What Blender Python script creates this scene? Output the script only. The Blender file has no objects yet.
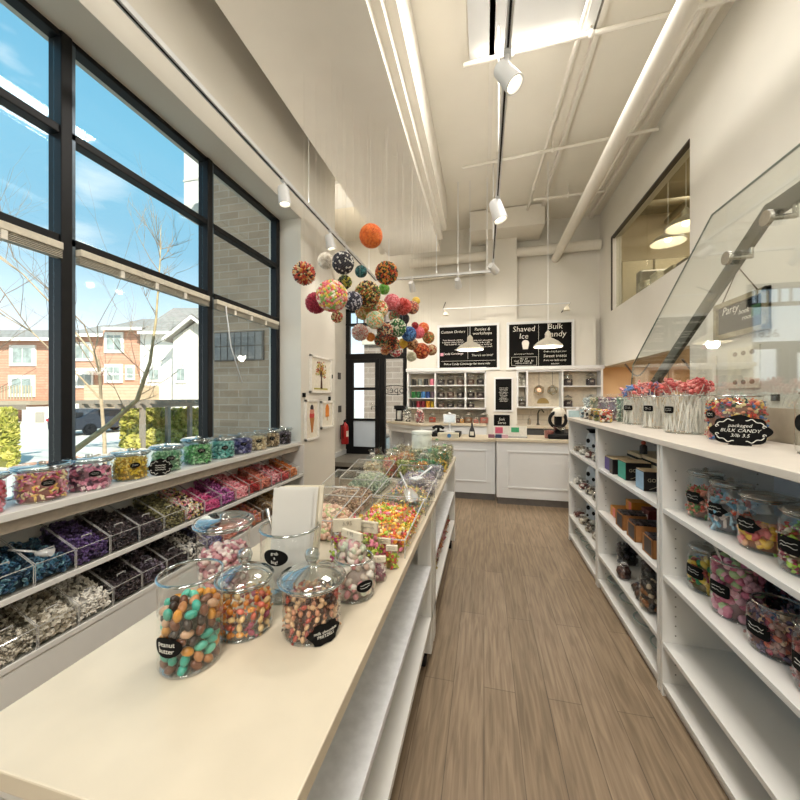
import bpy, bmesh, math, random
import numpy as np
from mathutils import Vector, Matrix
PI = math.pi
random.seed(7)
S = bpy.context.scene
C = S.collection

# ------------------------------------------------------------------ camera, world, sun, lights, exposure
F, YAW, HC, CX, CY = 355.0, math.radians(13.3), 1.55, 400.0, 397.0
cam = bpy.data.objects.new('camera', bpy.data.cameras.new('camera')); C.objects.link(cam)
cam.data.sensor_width = 36; cam.data.lens = 36 * F / 800; cam.data.shift_y = -3 / 800
cam.data.clip_start = 0.03; cam.data.clip_end = 400
cam.location = (0, 0, HC); cam.rotation_euler = (PI / 2, 0, YAW)
S.camera = cam
S.view_settings.view_transform = 'Standard'; S.view_settings.look = 'None'
S.view_settings.exposure = 0.17; S.view_settings.gamma = 1.0
try: S.view_settings.use_curve_mapping = False
except Exception: pass
cy = S.cycles
cy.use_denoising = True; cy.max_bounces = 10; cy.diffuse_bounces = 4; cy.glossy_bounces = 4
cy.transmission_bounces = 8; cy.transparent_max_bounces = 40; cy.sample_clamp_indirect = 6
cy.caustics_reflective = False; cy.caustics_refractive = False

w = bpy.data.worlds.new('world'); S.world = w; w.use_nodes = True
nt = w.node_tree; nt.nodes.clear()
tc = nt.nodes.new('ShaderNodeTexCoord'); sx = nt.nodes.new('ShaderNodeSeparateXYZ')
nt.links.new(tc.outputs['Generated'], sx.inputs[0])
cr = nt.nodes.new('ShaderNodeValToRGB'); e = cr.color_ramp.elements
e[0].position = 0.0; e[0].color = (.92, .95, 1, 1)
e[1].position = 0.8; e[1].color = (.12, .36, .58, 1)
for p_, c_ in ((.10, (.92, .96, 1, 1)), (.20, (.58, .76, .88, 1)), (.32, (.26, .51, .68, 1)), (.5, (.19, .48, .67, 1))):
    k = cr.color_ramp.elements.new(p_); k.color = c_
nt.links.new(sx.outputs['Z'], cr.inputs[0])
nz = nt.nodes.new('ShaderNodeTexNoise'); nz.inputs['Scale'].default_value = 3.2; nz.inputs['Detail'].default_value = 6
mp = nt.nodes.new('ShaderNodeMapping'); mp.inputs['Scale'].default_value = (1, 1, 3.2)
nt.links.new(tc.outputs['Generated'], mp.inputs[0]); nt.links.new(mp.outputs[0], nz.inputs['Vector'])
cl = nt.nodes.new('ShaderNodeValToRGB'); cl.color_ramp.elements[0].position = .60; cl.color_ramp.elements[1].position = .86
nt.links.new(nz.outputs['Fac'], cl.inputs[0])
mx = nt.nodes.new('ShaderNodeMix'); mx.data_type = 'RGBA'; mx.inputs['B'].default_value = (1, 1, 1, 1)
nt.links.new(cl.outputs[0], mx.inputs['Factor']); nt.links.new(cr.outputs[0], mx.inputs['A'])
bg = nt.nodes.new('ShaderNodeBackground'); bg.inputs['Strength'].default_value = 1.25
nt.links.new(mx.outputs['Result'], bg.inputs[0])
wo = nt.nodes.new('ShaderNodeOutputWorld'); nt.links.new(bg.outputs[0], wo.inputs[0])

def light(name, kind, loc, energy, color=(1, 1, 1), size=1.0, sy=None, rot=(0, 0, 0), spot=None):
    d = bpy.data.lights.new(name, kind); d.energy = energy; d.color = color
    if kind == 'AREA':
        d.size = size
        if sy: d.shape = 'RECTANGLE'; d.size_y = sy
    elif kind == 'SUN': d.angle = size
    else: d.shadow_soft_size = size
    if spot: d.spot_size = spot; d.spot_blend = .8
    o = bpy.data.objects.new(name, d); C.objects.link(o); o.location = loc; o.rotation_euler = rot
    return o
sd = Vector((.62, -.52, .60)).normalized()          # towards the sun
sun = light('sun', 'SUN', (30, -30, 40), 7.0, (1, .95, .86), math.radians(.6))
sun.rotation_euler = sd.to_track_quat('Z', 'Y').to_euler()
WARM = (1, .92, .81)
# added area lamps that brighten the shop, no known fixtures (housings below are added too)
FILL_PANELS = [(-.1, -1.3), (-.1, -3.4), (.42, 3.1), (.75, .6)]
FILL_PANEL_E = (95, 105, 62, 20)
for (x, y), en in zip(FILL_PANELS, FILL_PANEL_E): light('added_panel_fill', 'AREA', (x, y, 4.90), en, (1, .96, .90), 1.0, 1.0)

# added area lights above the track rails, put in to brighten the ceiling
light('added_uplight', 'AREA', (.13, 3.3, 3.56), 12, (1, .95, .86), .06, 4.2, rot=(PI, 0, 0))
light('added_uplight', 'AREA', (-1.76, 3.3, 3.56), 4, (1, .95, .86), .06, 4.2, rot=(PI, 0, 0))
light('added_uplight', 'AREA', (-.75, 5.74, 3.56), 2, (1, .95, .86), 1.6, .06, rot=(PI, 0, 0))

# ------------------------------------------------------------------ projection helper: a pixel on a plane of the room
def at(x, y=None, X=None, Y=None, Z=None):
    u = (x - CX) / F; co, si = math.cos(YAW), math.sin(YAW)
    d = Vector((co * u - si, si * u + co, (CY - y) / F if y is not None else 0))
    t = X / d.x if X is not None else (Y / d.y if Y is not None else (Z - HC) / d.z)
    return Vector((d.x * t, d.y * t, HC + d.z * t))

# ------------------------------------------------------------------ materials
def lin(h):
    if isinstance(h, str):
        h = h.lstrip('#'); c = [int(h[i:i + 2], 16) / 255 for i in (0, 2, 4)]
        return tuple(v / 12.92 if v <= .04045 else ((v + .055) / 1.055) ** 2.4 for v in c) + (1,)
    return tuple(h) + (1,) if len(h) == 3 else h
_m = {}
def nodes_of(m):
    m.use_nodes = True; return m.node_tree, m.node_tree.nodes['Principled BSDF']
def mat(h, rough=.5, metal=0.0, var=.08, scale=30.0, spec=.5, bump=0.0):
    key = (h, rough, metal, var, scale, spec, bump)
    if key in _m: return _m[key]
    m = bpy.data.materials.new('m_' + str(h).strip('#')); t, b = nodes_of(m)
    b.inputs['Roughness'].default_value = rough; b.inputs['Metallic'].default_value = metal
    b.inputs['Specular IOR Level'].default_value = spec
    c = lin(h); n = t.nodes.new('ShaderNodeTexNoise'); n.inputs['Scale'].default_value = scale
    co = t.nodes.new('ShaderNodeTexCoord'); t.links.new(co.outputs['Object'], n.inputs['Vector'])
    r = t.nodes.new('ShaderNodeValToRGB'); r.color_ramp.elements[0].position = .3; r.color_ramp.elements[1].position = .7
    r.color_ramp.elements[0].color = tuple(v * (1 - var) for v in c[:3]) + (1,)
    r.color_ramp.elements[1].color = tuple(min(1, v * (1 + var)) for v in c[:3]) + (1,)
    t.links.new(n.outputs['Fac'], r.inputs[0]); t.links.new(r.outputs[0], b.inputs['Base Color'])
    if bump:
        bp = t.nodes.new('ShaderNodeBump'); bp.inputs['Strength'].default_value = bump; bp.inputs['Distance'].default_value = .01
        t.links.new(n.outputs['Fac'], bp.inputs['Height']); t.links.new(bp.outputs[0], b.inputs['Normal'])
    _m[key] = m; return m
def glass(name, tint=(.97, .98, .98), base=.05, edge=.5, power=3.0, glow=(1, 1, 1), rough=.02, milk=0.0):
    m = bpy.data.materials.new(name); m.use_nodes = True; t = m.node_tree; t.nodes.clear()
    tr = t.nodes.new('ShaderNodeBsdfTransparent'); tr.inputs[0].default_value = tint + (1,)
    gl = t.nodes.new('ShaderNodeBsdfGlossy'); gl.inputs['Roughness'].default_value = rough; gl.inputs[0].default_value = glow + (1,)
    lw = t.nodes.new('ShaderNodeLayerWeight'); lw.inputs[0].default_value = .5
    pw = t.nodes.new('ShaderNodeMath'); pw.operation = 'POWER'; pw.inputs[1].default_value = power
    t.links.new(lw.outputs['Facing'], pw.inputs[0])
    ma = t.nodes.new('ShaderNodeMath'); ma.operation = 'MULTIPLY_ADD'; ma.inputs[1].default_value = edge; ma.inputs[2].default_value = base
    t.links.new(pw.outputs[0], ma.inputs[0])
    mi = t.nodes.new('ShaderNodeMixShader'); t.links.new(ma.outputs[0], mi.inputs[0])
    t.links.new(tr.outputs[0], mi.inputs[1]); t.links.new(gl.outputs[0], mi.inputs[2]); out = mi
    if milk:
        df = t.nodes.new('ShaderNodeBsdfDiffuse'); df.inputs[0].default_value = (.9, .9, .88, 1)
        m2 = t.nodes.new('ShaderNodeMixShader'); m2.inputs[0].default_value = milk
        t.links.new(mi.outputs[0], m2.inputs[1]); t.links.new(df.outputs[0], m2.inputs[2]); out = m2
    o = t.nodes.new('ShaderNodeOutputMaterial'); t.links.new(out.outputs[0], o.inputs[0]); return m
def emit(name, col, s):
    m = bpy.data.materials.new(name); m.use_nodes = True; t = m.node_tree; t.nodes.clear()
    e = t.nodes.new('ShaderNodeEmission'); e.inputs[0].default_value = lin(col); e.inputs[1].default_value = s
    o = t.nodes.new('ShaderNodeOutputMaterial'); t.links.new(e.outputs[0], o.inputs[0]); return m
def brick(name, c1, c2, mortar, rot, sw=.6, sh=.2, msize=.02, scale=1.0, rough=.9, bias=0.0):
    m = bpy.data.materials.new(name); t, b = nodes_of(m)
    co = t.nodes.new('ShaderNodeTexCoord'); mp = t.nodes.new('ShaderNodeMapping'); mp.inputs['Rotation'].default_value = rot
    br = t.nodes.new('ShaderNodeTexBrick')
    br.inputs['Color1'].default_value = lin(c1); br.inputs['Color2'].default_value = lin(c2); br.inputs['Mortar'].default_value = lin(mortar)
    br.inputs['Scale'].default_value = scale; br.inputs['Brick Width'].default_value = sw; br.inputs['Row Height'].default_value = sh
    br.inputs['Mortar Size'].default_value = msize; br.inputs['Bias'].default_value = bias
    t.links.new(co.outputs['Object'], mp.inputs[0]); t.links.new(mp.outputs[0], br.inputs['Vector'])
    n = t.nodes.new('ShaderNodeTexNoise'); n.inputs['Scale'].default_value = 4; n.inputs['Detail'].default_value = 8
    t.links.new(mp.outputs[0], n.inputs['Vector'])
    mi = t.nodes.new('ShaderNodeMix'); mi.data_type = 'RGBA'; mi.blend_type = 'MULTIPLY'; mi.inputs['Factor'].default_value = .35
    t.links.new(br.outputs['Color'], mi.inputs['A']); t.links.new(n.outputs['Fac'], mi.inputs['B'])
    t.links.new(mi.outputs['Result'], b.inputs['Base Color']); b.inputs['Roughness'].default_value = rough
    return m
def floor_mat():
    m = bpy.data.materials.new('wood_plank_floor'); t, b = nodes_of(m)
    co = t.nodes.new('ShaderNodeTexCoord'); mp = t.nodes.new('ShaderNodeMapping'); mp.inputs['Rotation'].default_value = (0, 0, PI / 2)
    br = t.nodes.new('ShaderNodeTexBrick'); br.inputs['Scale'].default_value = 1
    br.inputs['Color1'].default_value = lin('#98856f'); br.inputs['Color2'].default_value = lin('#8b7963'); br.inputs['Mortar'].default_value = lin('#6d5f4f')
    br.inputs['Brick Width'].default_value = 1.3; br.inputs['Row Height'].default_value = .16; br.inputs['Mortar Size'].default_value = .002
    t.links.new(co.outputs['Object'], mp.inputs[0]); t.links.new(mp.outputs[0], br.inputs['Vector'])
    m2 = t.nodes.new('ShaderNodeMapping'); m2.inputs['Scale'].default_value = (22, 1.6, 1); t.links.new(co.outputs['Object'], m2.inputs[0])
    n = t.nodes.new('ShaderNodeTexNoise'); n.inputs['Scale'].default_value = 2.2; n.inputs['Detail'].default_value = 7; n.inputs['Distortion'].default_value = .6
    t.links.new(m2.outputs[0], n.inputs['Vector'])
    r = t.nodes.new('ShaderNodeValToRGB'); r.color_ramp.elements[0].position = .33; r.color_ramp.elements[1].position = .66
    r.color_ramp.elements[0].color = (.62, .60, .58, 1); r.color_ramp.elements[1].color = (1.05, 1.04, 1.02, 1)
    t.links.new(n.outputs['Fac'], r.inputs[0])
    mi = t.nodes.new('ShaderNodeMix'); mi.data_type = 'RGBA'; mi.blend_type = 'MULTIPLY'; mi.inputs['Factor'].default_value = 1
    t.links.new(br.outputs['Color'], mi.inputs['A']); t.links.new(r.outputs[0], mi.inputs['B'])
    t.links.new(mi.outputs['Result'], b.inputs['Base Color']); b.inputs['Roughness'].default_value = .42
    b.inputs['Specular IOR Level'].default_value = .35
    return m
WALL = mat('#dedad0', .85, var=.015, scale=3)
WHITE = mat('#dfe0e0', .45, var=.015, scale=5)
SHELF = mat('#dfddd8', .4, var=.02, scale=5)
TOPM = mat('#d2c6b0', .3, var=.04, scale=9)
BLACK = mat('#08090c', .45, var=.1, spec=.3)
BLACKM = mat('#0e0f12', .7, var=.15, spec=.3)
CHALK = mat('#0a0908', .85, var=.3, scale=6, spec=.2)
CHALKW = mat('#e9e6dc', .9, var=.05)
STEEL = mat('#b9b6ae', .22, .95, .05)
DSTEEL = mat('#4a483e', .45, .3, .08)
G_JAR = glass('jar_glass', (.965, .98, .975), .05, .6, 3.0)
G_RIM = glass('thick_glass', (.74, .79, .78), .16, .65, 1.6)
G_LIP = glass('glass_lip', (.45, .52, .51), .22, .6, 1.2)
G_ACR = glass('clear_acrylic', (.985, .985, .98), .015, .28, 4.0)
G_EDGE = glass('acrylic_edge', (.85, .86, .85), .2, .4, 1.2, milk=.35)
G_CELLO = glass('cellophane', (.98, .98, .97), .05, .3, 2.6, rough=.15)
G_WIN = glass('window_glass', (.97, .99, .985), .03, .35, 4.0)
G_STAIR = glass('stair_glass', (.94, .96, .945), .125, .35, 3.5)
LAMPGLOW = emit('lamp_glow', '#fff0d0', 4.0)

# ------------------------------------------------------------------ mesh builder
class MB:
    def __init__(s): s.v = []; s.f = []; s.mi = []
    def add(s, V, Fc, m=0):
        o = len(s.v); s.v += [tuple(v) for v in V]; s.f += [tuple(o + i for i in f) for f in Fc]; s.mi += [m] * len(Fc); return s
    def box(s, x0, x1, y0, y1, z0, z1, m=0):
        V = [(x0, y0, z0), (x1, y0, z0), (x1, y1, z0), (x0, y1, z0), (x0, y0, z1), (x1, y0, z1), (x1, y1, z1), (x0, y1, z1)]
        return s.add(V, [(3, 2, 1, 0), (4, 5, 6, 7), (0, 1, 5, 4), (1, 2, 6, 5), (2, 3, 7, 6), (3, 0, 4, 7)], m)
    def obox(s, c, size, R, m=0):
        h = [v / 2 for v in size]; t = MB().box(-h[0], h[0], -h[1], h[1], -h[2], h[2])
        return s.add([Vector(c) + R @ Vector(v) for v in t.v], t.f, m)
    def tube(s, pts, r, n=8, m=0, caps=True):
        pts = [Vector(p) for p in pts]; rs = r if isinstance(r, (list, tuple)) else [r] * len(pts); V = []; Fc = []
        prev = None
        for i, p in enumerate(pts):
            d = (pts[min(i + 1, len(pts) - 1)] - pts[max(i - 1, 0)]).normalized()
            a = prev if prev is not None and abs(prev.dot(d)) < .9 else (Vector((0, 0, 1)) if abs(d.z) < .9 else Vector((1, 0, 0)))
            x = d.cross(a).normalized(); y = d.cross(x).normalized(); prev = a
            V += [p + (x * math.cos(2 * PI * k / n) + y * math.sin(2 * PI * k / n)) * rs[i] for k in range(n)]
        for i in range(len(pts) - 1):
            Fc += [(i * n + k, i * n + (k + 1) % n, (i + 1) * n + (k + 1) % n, (i + 1) * n + k) for k in range(n)]
        if caps: Fc += [tuple(range(n)), tuple(range((len(pts) - 1) * n, len(pts) * n))]
        return s.add(V, Fc, m)
    def lathe(s, prof, c=(0, 0, 0), n=28, m=0, axis='z', a0=0, a1=2 * PI):
        full = abs(a1 - a0 - 2 * PI) < 1e-6; k = n if full else n + 1; V = []; Fc = []
        for r, z in prof:
            for i in range(k):
                a = a0 + (a1 - a0) * i / n; p = (r * math.cos(a), r * math.sin(a), z)
                if axis == 'y': p = (p[0], p[2], p[1])
                if axis == 'x': p = (p[2], p[0], p[1])
                V.append((p[0] + c[0], p[1] + c[1], p[2] + c[2]))
        for j in range(len(prof) - 1):
            for i in range(n): Fc.append((j * k + i, j * k + (i + 1) % k, (j + 1) * k + (i + 1) % k, (j + 1) * k + i))
        return s.add(V, Fc, m)
    def torus(s, R, r, c=(0, 0, 0), n=32, k=8, m=0, axis='z'):
        return s.lathe([(R + r * math.cos(2 * PI * i / k), r * math.sin(2 * PI * i / k)) for i in range(k + 1)], c, n, m, axis)
    def ball(s, c, r, m=0, n=12, k=8):
        r = r if isinstance(r, (list, tuple)) else (r, r, r)
        t = MB().lathe([(max(1e-5, math.sin(PI * i / k)), -math.cos(PI * i / k)) for i in range(k + 1)], n=n)
        return s.add([(c[0] + v[0] * r[0], c[1] + v[1] * r[1], c[2] + v[2] * r[2]) for v in t.v], t.f, m)
    def prism(s, poly, h, axis='z', o=0.0, m=0):
        n = len(poly)
        def P(a, b, c): return {'z': (a, b, c), 'y': (a, c, b), 'x': (c, a, b)}[axis]
        V = [P(a, b, o) for a, b in poly] + [P(a, b, o + h) for a, b in poly]
        Fc = [tuple(range(n))[::-1], tuple(range(n, 2 * n))] + [(i, (i + 1) % n, n + (i + 1) % n, n + i) for i in range(n)]
        return s.add(V, Fc, m)
    def build(s, name, mats, parent=None, smooth=False, bevel=0.0, loc=None, world=False):
        me = bpy.data.meshes.new(name); V = s.v
        off = None
        if world and parent:
            off = Vector((0, 0, 0)); q = parent
            while q: off += Vector(q.location); q = q.parent
        elif world and loc is not None: off = Vector(loc)
        if off is not None: V = [(a - off.x, b - off.y, c - off.z) for a, b, c in V]
        me.from_pydata(V, [], s.f); mats = mats if isinstance(mats, (list, tuple)) else [mats]
        for m in mats: me.materials.append(m)
        me.polygons.foreach_set('material_index', s.mi)
        me.update()
        bm = bmesh.new(); bm.from_mesh(me); bmesh.ops.recalc_face_normals(bm, faces=bm.faces); bm.to_mesh(me); bm.free()
        if smooth:
            me.shade_smooth()
            if smooth == 'a': me.set_sharp_from_angle(angle=math.radians(38))
        o = bpy.data.objects.new(name, me); C.objects.link(o)
        if parent: o.parent = parent
        if loc is not None: o.location = loc
        if bevel:
            b = o.modifiers.new('bevel', 'BEVEL'); b.width = bevel; b.segments = 2; b.limit_method = 'ANGLE'
        return o
def B(*a, **k): return MB().box(*a, **k)
def tag(o, label=None, cat=None, group=None, kind=None):
    if label: o['label'] = label
    if cat: o['category'] = cat
    if group: o['group'] = group
    if kind: o['kind'] = kind
    return o
def thing(name, label, cat, loc=(0, 0, 0), rz=0, group=None, kind=None):
    o = bpy.data.objects.new(name, None); C.objects.link(o); o.location = loc; o.rotation_euler = (0, 0, rz); o.empty_display_size = .05
    return tag(o, label, cat, group, kind)
def dup(o, parent=None, **kw):
    c = o.copy(); C.objects.link(c)
    if parent: c.parent = parent
    for ch in o.children: dup(ch, c)
    if not parent:
        for k, v in kw.items():
            if k == 'loc': c.location = v
            elif k == 'rz': c.rotation_euler.z = v
            else: c[k] = v
    return c
def struct(o, label, cat='room'):
    return tag(o, label, cat, kind='structure')

# ------------------------------------------------------------------ text as mesh
def text_mb(body, size, align='CENTER', depth=.0008, font_shear=0.0):
    cu = bpy.data.curves.new('txt', 'FONT'); cu.body = body; cu.size = size; cu.align_x = align; cu.align_y = 'CENTER'
    cu.extrude = depth; cu.offset = -.006 * size; cu.resolution_u = 2; cu.shear = font_shear; cu.space_line = .95
    o = bpy.data.objects.new('txt', cu); C.objects.link(o)
    me = bpy.data.meshes.new_from_object(o)
    mb = MB(); mb.add([tuple(v.co) for v in me.vertices], [tuple(p.vertices) for p in me.polygons])
    bpy.data.objects.remove(o); bpy.data.curves.remove(cu); bpy.data.meshes.remove(me)
    return mb
def place(mb, M):
    mb.v = [tuple(M @ Vector(v)) for v in mb.v]; return mb
def facing(face, loc):
    rot = {'-y': Matrix.Rotation(PI / 2, 4, 'X'),
           '-x': Matrix.Rotation(-PI / 2, 4, 'Z') @ Matrix.Rotation(PI / 2, 4, 'X'),
           '+x': Matrix.Rotation(PI / 2, 4, 'Z') @ Matrix.Rotation(PI / 2, 4, 'X'),
           'mirror': Matrix.Rotation(PI / 2, 4, 'X') @ Matrix.Scale(-1, 4, (1, 0, 0))}[face]
    return Matrix.Translation(loc) @ rot
def merge(*mbs):
    r = MB()
    for i, b in enumerate(mbs): r.add(b.v, b.f, 0)
    return r

# ------------------------------------------------------------------ many small candies as one mesh (numpy)
def _ico(sub):
    bm = bmesh.new(); bmesh.ops.create_icosphere(bm, subdivisions=sub, radius=1)
    V = np.array([v.co[:] for v in bm.verts]); Fc = [tuple(v.index for v in f.verts) for f in bm.faces]; bm.free(); return V, Fc
I1 = _ico(1); I2 = _ico(2)
def _wrap():
    V, Fc = I2; V = V * np.array([.9, .62, .62]); V = [tuple(v) for v in V]; Fc = list(Fc)
    for sgn in (-1, 1):
        b = len(V); V += [(sgn * .75, 0, 0)]
        for k in range(7):
            a = 2 * PI * k / 7; V.append((sgn * (1.5 + .12 * (k % 2)), .5 * math.cos(a), .28 * math.sin(a)))
        Fc += [(b, b + 1 + k, b + 1 + (k + 1) % 7) for k in range(7)]
    return np.array(V), Fc
def _boxt(a, b, c):
    t = MB().box(-a, a, -b, b, -c, c); return np.array(t.v, float), t.f
def _ring():
    t = MB().torus(.7, .3, n=9, k=5); return np.array(t.v, float), t.f
T = {'ball': (I2[0], list(I2[1])), 'low': (I1[0], list(I1[1])), 'egg': (I2[0] * np.array([1.3, .85, .85]), list(I2[1])),
     'wrap': _wrap(), 'cube': _boxt(.75, .75, .75), 'bar': _boxt(1.3, .4, .25), 'ring': _ring(),
     'log': (I1[0] * np.array([1.7, .55, .55]), list(I1[1])), 'chip': (I1[0] * np.array([1.1, 1.1, .4]), list(I1[1])),
     'flat': _boxt(1.2, .8, .12)}
def rand_rot(n, rng):
    q = rng.normal(size=(n, 4)); q /= np.linalg.norm(q, axis=1)[:, None]; w_, x, y, z = q.T
    return np.stack([1 - 2 * (y * y + z * z), 2 * (x * y - z * w_), 2 * (x * z + y * w_), 2 * (x * y + z * w_), 1 - 2 * (x * x + z * z), 2 * (y * z - x * w_),
                     2 * (x * z - y * w_), 2 * (y * z + x * w_), 1 - 2 * (x * x + y * y)], 1).reshape(n, 3, 3)
def swarm(name, shape, pts, size, pal, parent=None, loc=None, seed=0, rot=None, core=None, rough=.35, jitter=.15, spec=.5):
    rng = np.random.default_rng(seed); pts = np.asarray(pts, float); n = len(pts); V, Fc = T[shape]; nv = len(V)
    R = rand_rot(n, rng) if rot is None else rot; sc = size * (1 + jitter * (rng.random(n) * 2 - 1))
    A = np.einsum('nij,vj->nvi', R, V) * sc[:, None, None] + pts[:, None, :]
    verts = A.reshape(-1, 3).tolist(); faces = []; mi = []
    cols = rng.integers(0, len(pal), n)
    for i in range(n):
        o = i * nv; faces += [tuple(o + k for k in f) for f in Fc]; mi += [int(cols[i])] * len(Fc)
    if core:
        o = len(verts); verts += core.v; faces += [tuple(o + k for k in f) for f in core.f]; mi += [len(pal)] * len(core.f)
    me = bpy.data.meshes.new(name); me.from_pydata(verts, [], faces)
    for h in pal: me.materials.append(mat(h, rough, spec=spec) if isinstance(h, str) else h)
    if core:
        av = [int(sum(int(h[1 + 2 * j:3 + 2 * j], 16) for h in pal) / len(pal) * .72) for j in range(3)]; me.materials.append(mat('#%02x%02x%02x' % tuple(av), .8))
    me.polygons.foreach_set('material_index', mi)
    if shape not in ('cube', 'bar', 'flat'): me.shade_smooth()
    me.update(); o = bpy.data.objects.new(name, me); C.objects.link(o)
    if parent: o.parent = parent
    if loc is not None: o.location = loc
    return o
def cyl_pts(R, h, s, rng, dens=1.0, heap=.0):
    pts = []; n = int(dens * 2 * PI * R * h / (s * s * 3.0))
    for i in range(n):
        a = rng.random() * 2 * PI; pts.append(((R - s) * math.cos(a), (R - s) * math.sin(a), s * .8 + rng.random() * max(h - s, .001)))
    n = int(dens * PI * R * R / (s * s * 2.4))
    for i in range(n):
        a = rng.random() * 2 * PI; r = (R - s) * math.sqrt(rng.random())
        pts.append((r * math.cos(a), r * math.sin(a), h + heap * (1 - r / R) + (rng.random() - .5) * s))
    return pts
def pile_pts(a, b, h, s, rng, dens=1.0):
    """a domed heap on a rectangle 2a x 2b"""
    pts = []; n = int(dens * 4 * a * b / (s * s * 1.6)) + int(dens * 4 * (a + b) * h / (s * s * 4))
    for i in range(n):
        x = (rng.random() * 2 - 1); y = (rng.random() * 2 - 1); d = 1 - max(abs(x), abs(y)) ** 3
        pts.append((x * (a - s), y * (b - s), s * .7 + (h - s) * d * (.75 + .25 * rng.random())))
    return pts
P = dict(
    pinkred=['#c8354a', '#e0607a', '#e88aa0', '#a82a3e'], pinkyel=['#e58aa5', '#f0c36a', '#e8a9b8', '#d9657f', '#f3dfb0'],
    pinkmix=['#e3a0b4', '#b56a86', '#f0dcd8', '#5a4050', '#d67f98'], yellow=['#e0c13c', '#f0da7a', '#d4a52c'],
    green=['#6fae7c', '#a9d0a6', '#4b8a5e', '#cfe3c5'], green2=['#5cae62', '#8acb8a', '#3f8a4a', '#b7deb0'],
    aqua=['#6bb7b0', '#9cd3cc', '#4b9a94'], violet=['#4b4a86', '#6f6fae', '#2f2f5c', '#a7a6c8'],
    cream=['#d9c39a', '#c5ac82', '#efe2c2'], tan=['#b99a72', '#8e7454', '#e0cda8'], dark=['#3a3038', '#5a4a58', '#231d24', '#8a7f90'],
    teal=['#1f6f74', '#38949a', '#14484e', '#6fb2b0'], blue=['#2a4a6c', '#3c6c88', '#1c3448', '#6f9aa8'], purple=['#4e3468', '#66508a', '#3a2a4c'],
    grape=['#2c2328', '#43363a', '#1c1518'], brown=['#5a4028', '#7a5a3a', '#3a2818'], olive=['#6a6440', '#8a8458', '#4a4630'],
    liquor=['#d8c070', '#2b2622', '#d98a9a', '#efe8d8'], hotpink=['#d94a8a', '#e878aa', '#c23474'], magenta=['#b04a9a', '#cf7abf', '#8d3a7c'],
    red=['#b82a2e', '#d2474a', '#8a1c22'], salmon=['#e07f6a', '#eda28c', '#c9614e'], pink=['#e88f9c', '#f0b4ba', '#d66a7c'],
    orange=['#dd7a2c', '#eb9c50', '#c05e1c'], gold=['#c99a52', '#dcb878', '#a77c3c'], mixed=['#d94a3a', '#e8b23c', '#4fa05a', '#3d6fb0', '#e89aa8', '#f0e6d0'],
    wrapmix=['#efcf5a', '#f0a23c', '#a9c84a', '#e2634e', '#f3e3a8', '#e88aa0'], choc=['#4a2c1c', '#6a4028', '#8a5a3c', '#c99a72', '#2c1a12'],
    teach=['#2fa08c', '#58bfa8', '#6a4028', '#a8683c', '#d2975c', '#2b1c16', '#c8a070'], peach=['#e0895a', '#e8a878', '#d96a5a', '#c9a28c', '#b87a9a'],
    white=['#efe9e0', '#d9d2c8', '#f6f2ea'], bw=['#ece8e2', '#1c1b20', '#c8c2ba'], grayw=['#cfc8ba', '#a39a88', '#7d7464', '#e4ddd0'],
    silver=['#a8a49c', '#cfcbc4', '#7a766e'], berry=['#7a2a4a', '#a8486c', '#5a1c36', '#c88aa0'])

# ================================================================== THE SETTING
XW, XG, XR = -2.0, -2.30, 2.13          # left wall face, window plane, right wall
CEIL = 5.0
struct(B(-3.4, 5.2, -5, 7.6, -.12, 0).build('floor', floor_mat()), 'grey brown wood plank floor running away from the camera')
struct(B(-3.4, 5.2, -5, 7.7, CEIL, CEIL + .2).build('ceiling', mat('#eee9dd', .9, var=.02, scale=2)), 'high cream painted ceiling')
wl = MB()
wl.box(XG - .1, XW, -5, 3.62, 3.56, CEIL); wl.box(XG - .1, XG + .045, -5, 3.62, -.1, 1.0)
wl.box(XG - .1, XW, 3.62, 4.56, -.1, CEIL); wl.box(XG - .1, XW, -5, -1.7, 1.0, 3.56)
wl.box(-3.2, -2.98, 4.4, 7.5, -.1, CEIL); wl.box(-3.2, XG - .02, 4.4, 4.5, -.1, CEIL)
struct(wl.build('wall_left', WALL), 'cream plaster wall around the tall shop window')
wb = MB()
wb.box(-3.2, -2.98, 7.4, 7.62, -.1, CEIL); wb.box(-1.6, XR + .02, 7.4, 7.62, -.1, CEIL); wb.box(-2.98, -1.6, 7.4, 7.62, 3.5, CEIL)
wb.box(-2.98, -1.6, 7.4, 7.62, -.1, .3)
struct(wb.build('wall_back', WALL), 'cream back wall behind the counters')
struct(B(-1.55, at(486, Y=7.16).x - .001, 7.18, 7.399, 2.135, 3.06).box(at(517, Y=7.16).x + .001, 2.0, 7.18, 7.399, 2.135, 3.06).build('wall_bulkhead', WALL), 'cream bulkhead above the wall shelves carrying both chalkboards')
struct(B(at(486, Y=7.16).x, at(517, Y=7.16).x, 7.16, 7.42, 0, CEIL).build('pillar', WALL), 'square cream pillar between the two chalkboards', 'pillar')
wr = MB()
wr.box(XR, XR + .15, -5, 4.38, -.1, CEIL)                      # solid part with the framed board
wr.box(XR, XR + .15, 4.38, 7.4, 2.10, 3.03); wr.box(XR, XR + .15, 4.38, 7.4, 4.29, CEIL); wr.box(XR, XR + .15, 6.75, 7.4, 3.03, 4.29)
struct(wr.build('wall_right', WALL), 'cream right wall with an opening into the mezzanine')
struct(B(-3.4, 5.2, -5.2, -5, -.1, CEIL).build('wall_front', WALL), 'wall behind the camera')
mz = MB(); mz.box(XR + .15, 5.2, 4.0, 7.4, 2.10, 2.22); mz.box(5.0, 5.2, 4.0, 7.6, -.1, CEIL); mz.box(XR + .15, 5.0, 7.4, 7.6, -.1, CEIL); mz.box(XR + .15, 5.0, 4.0, 4.1, -.1, CEIL)
struct(B(XR + .15, 5.0, 4.1, 7.4, 4.9, 4.97).build('ceiling_mezzanine', mat('#8f8468', .9)), 'dark beige ceiling of the mezzanine room')
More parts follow.
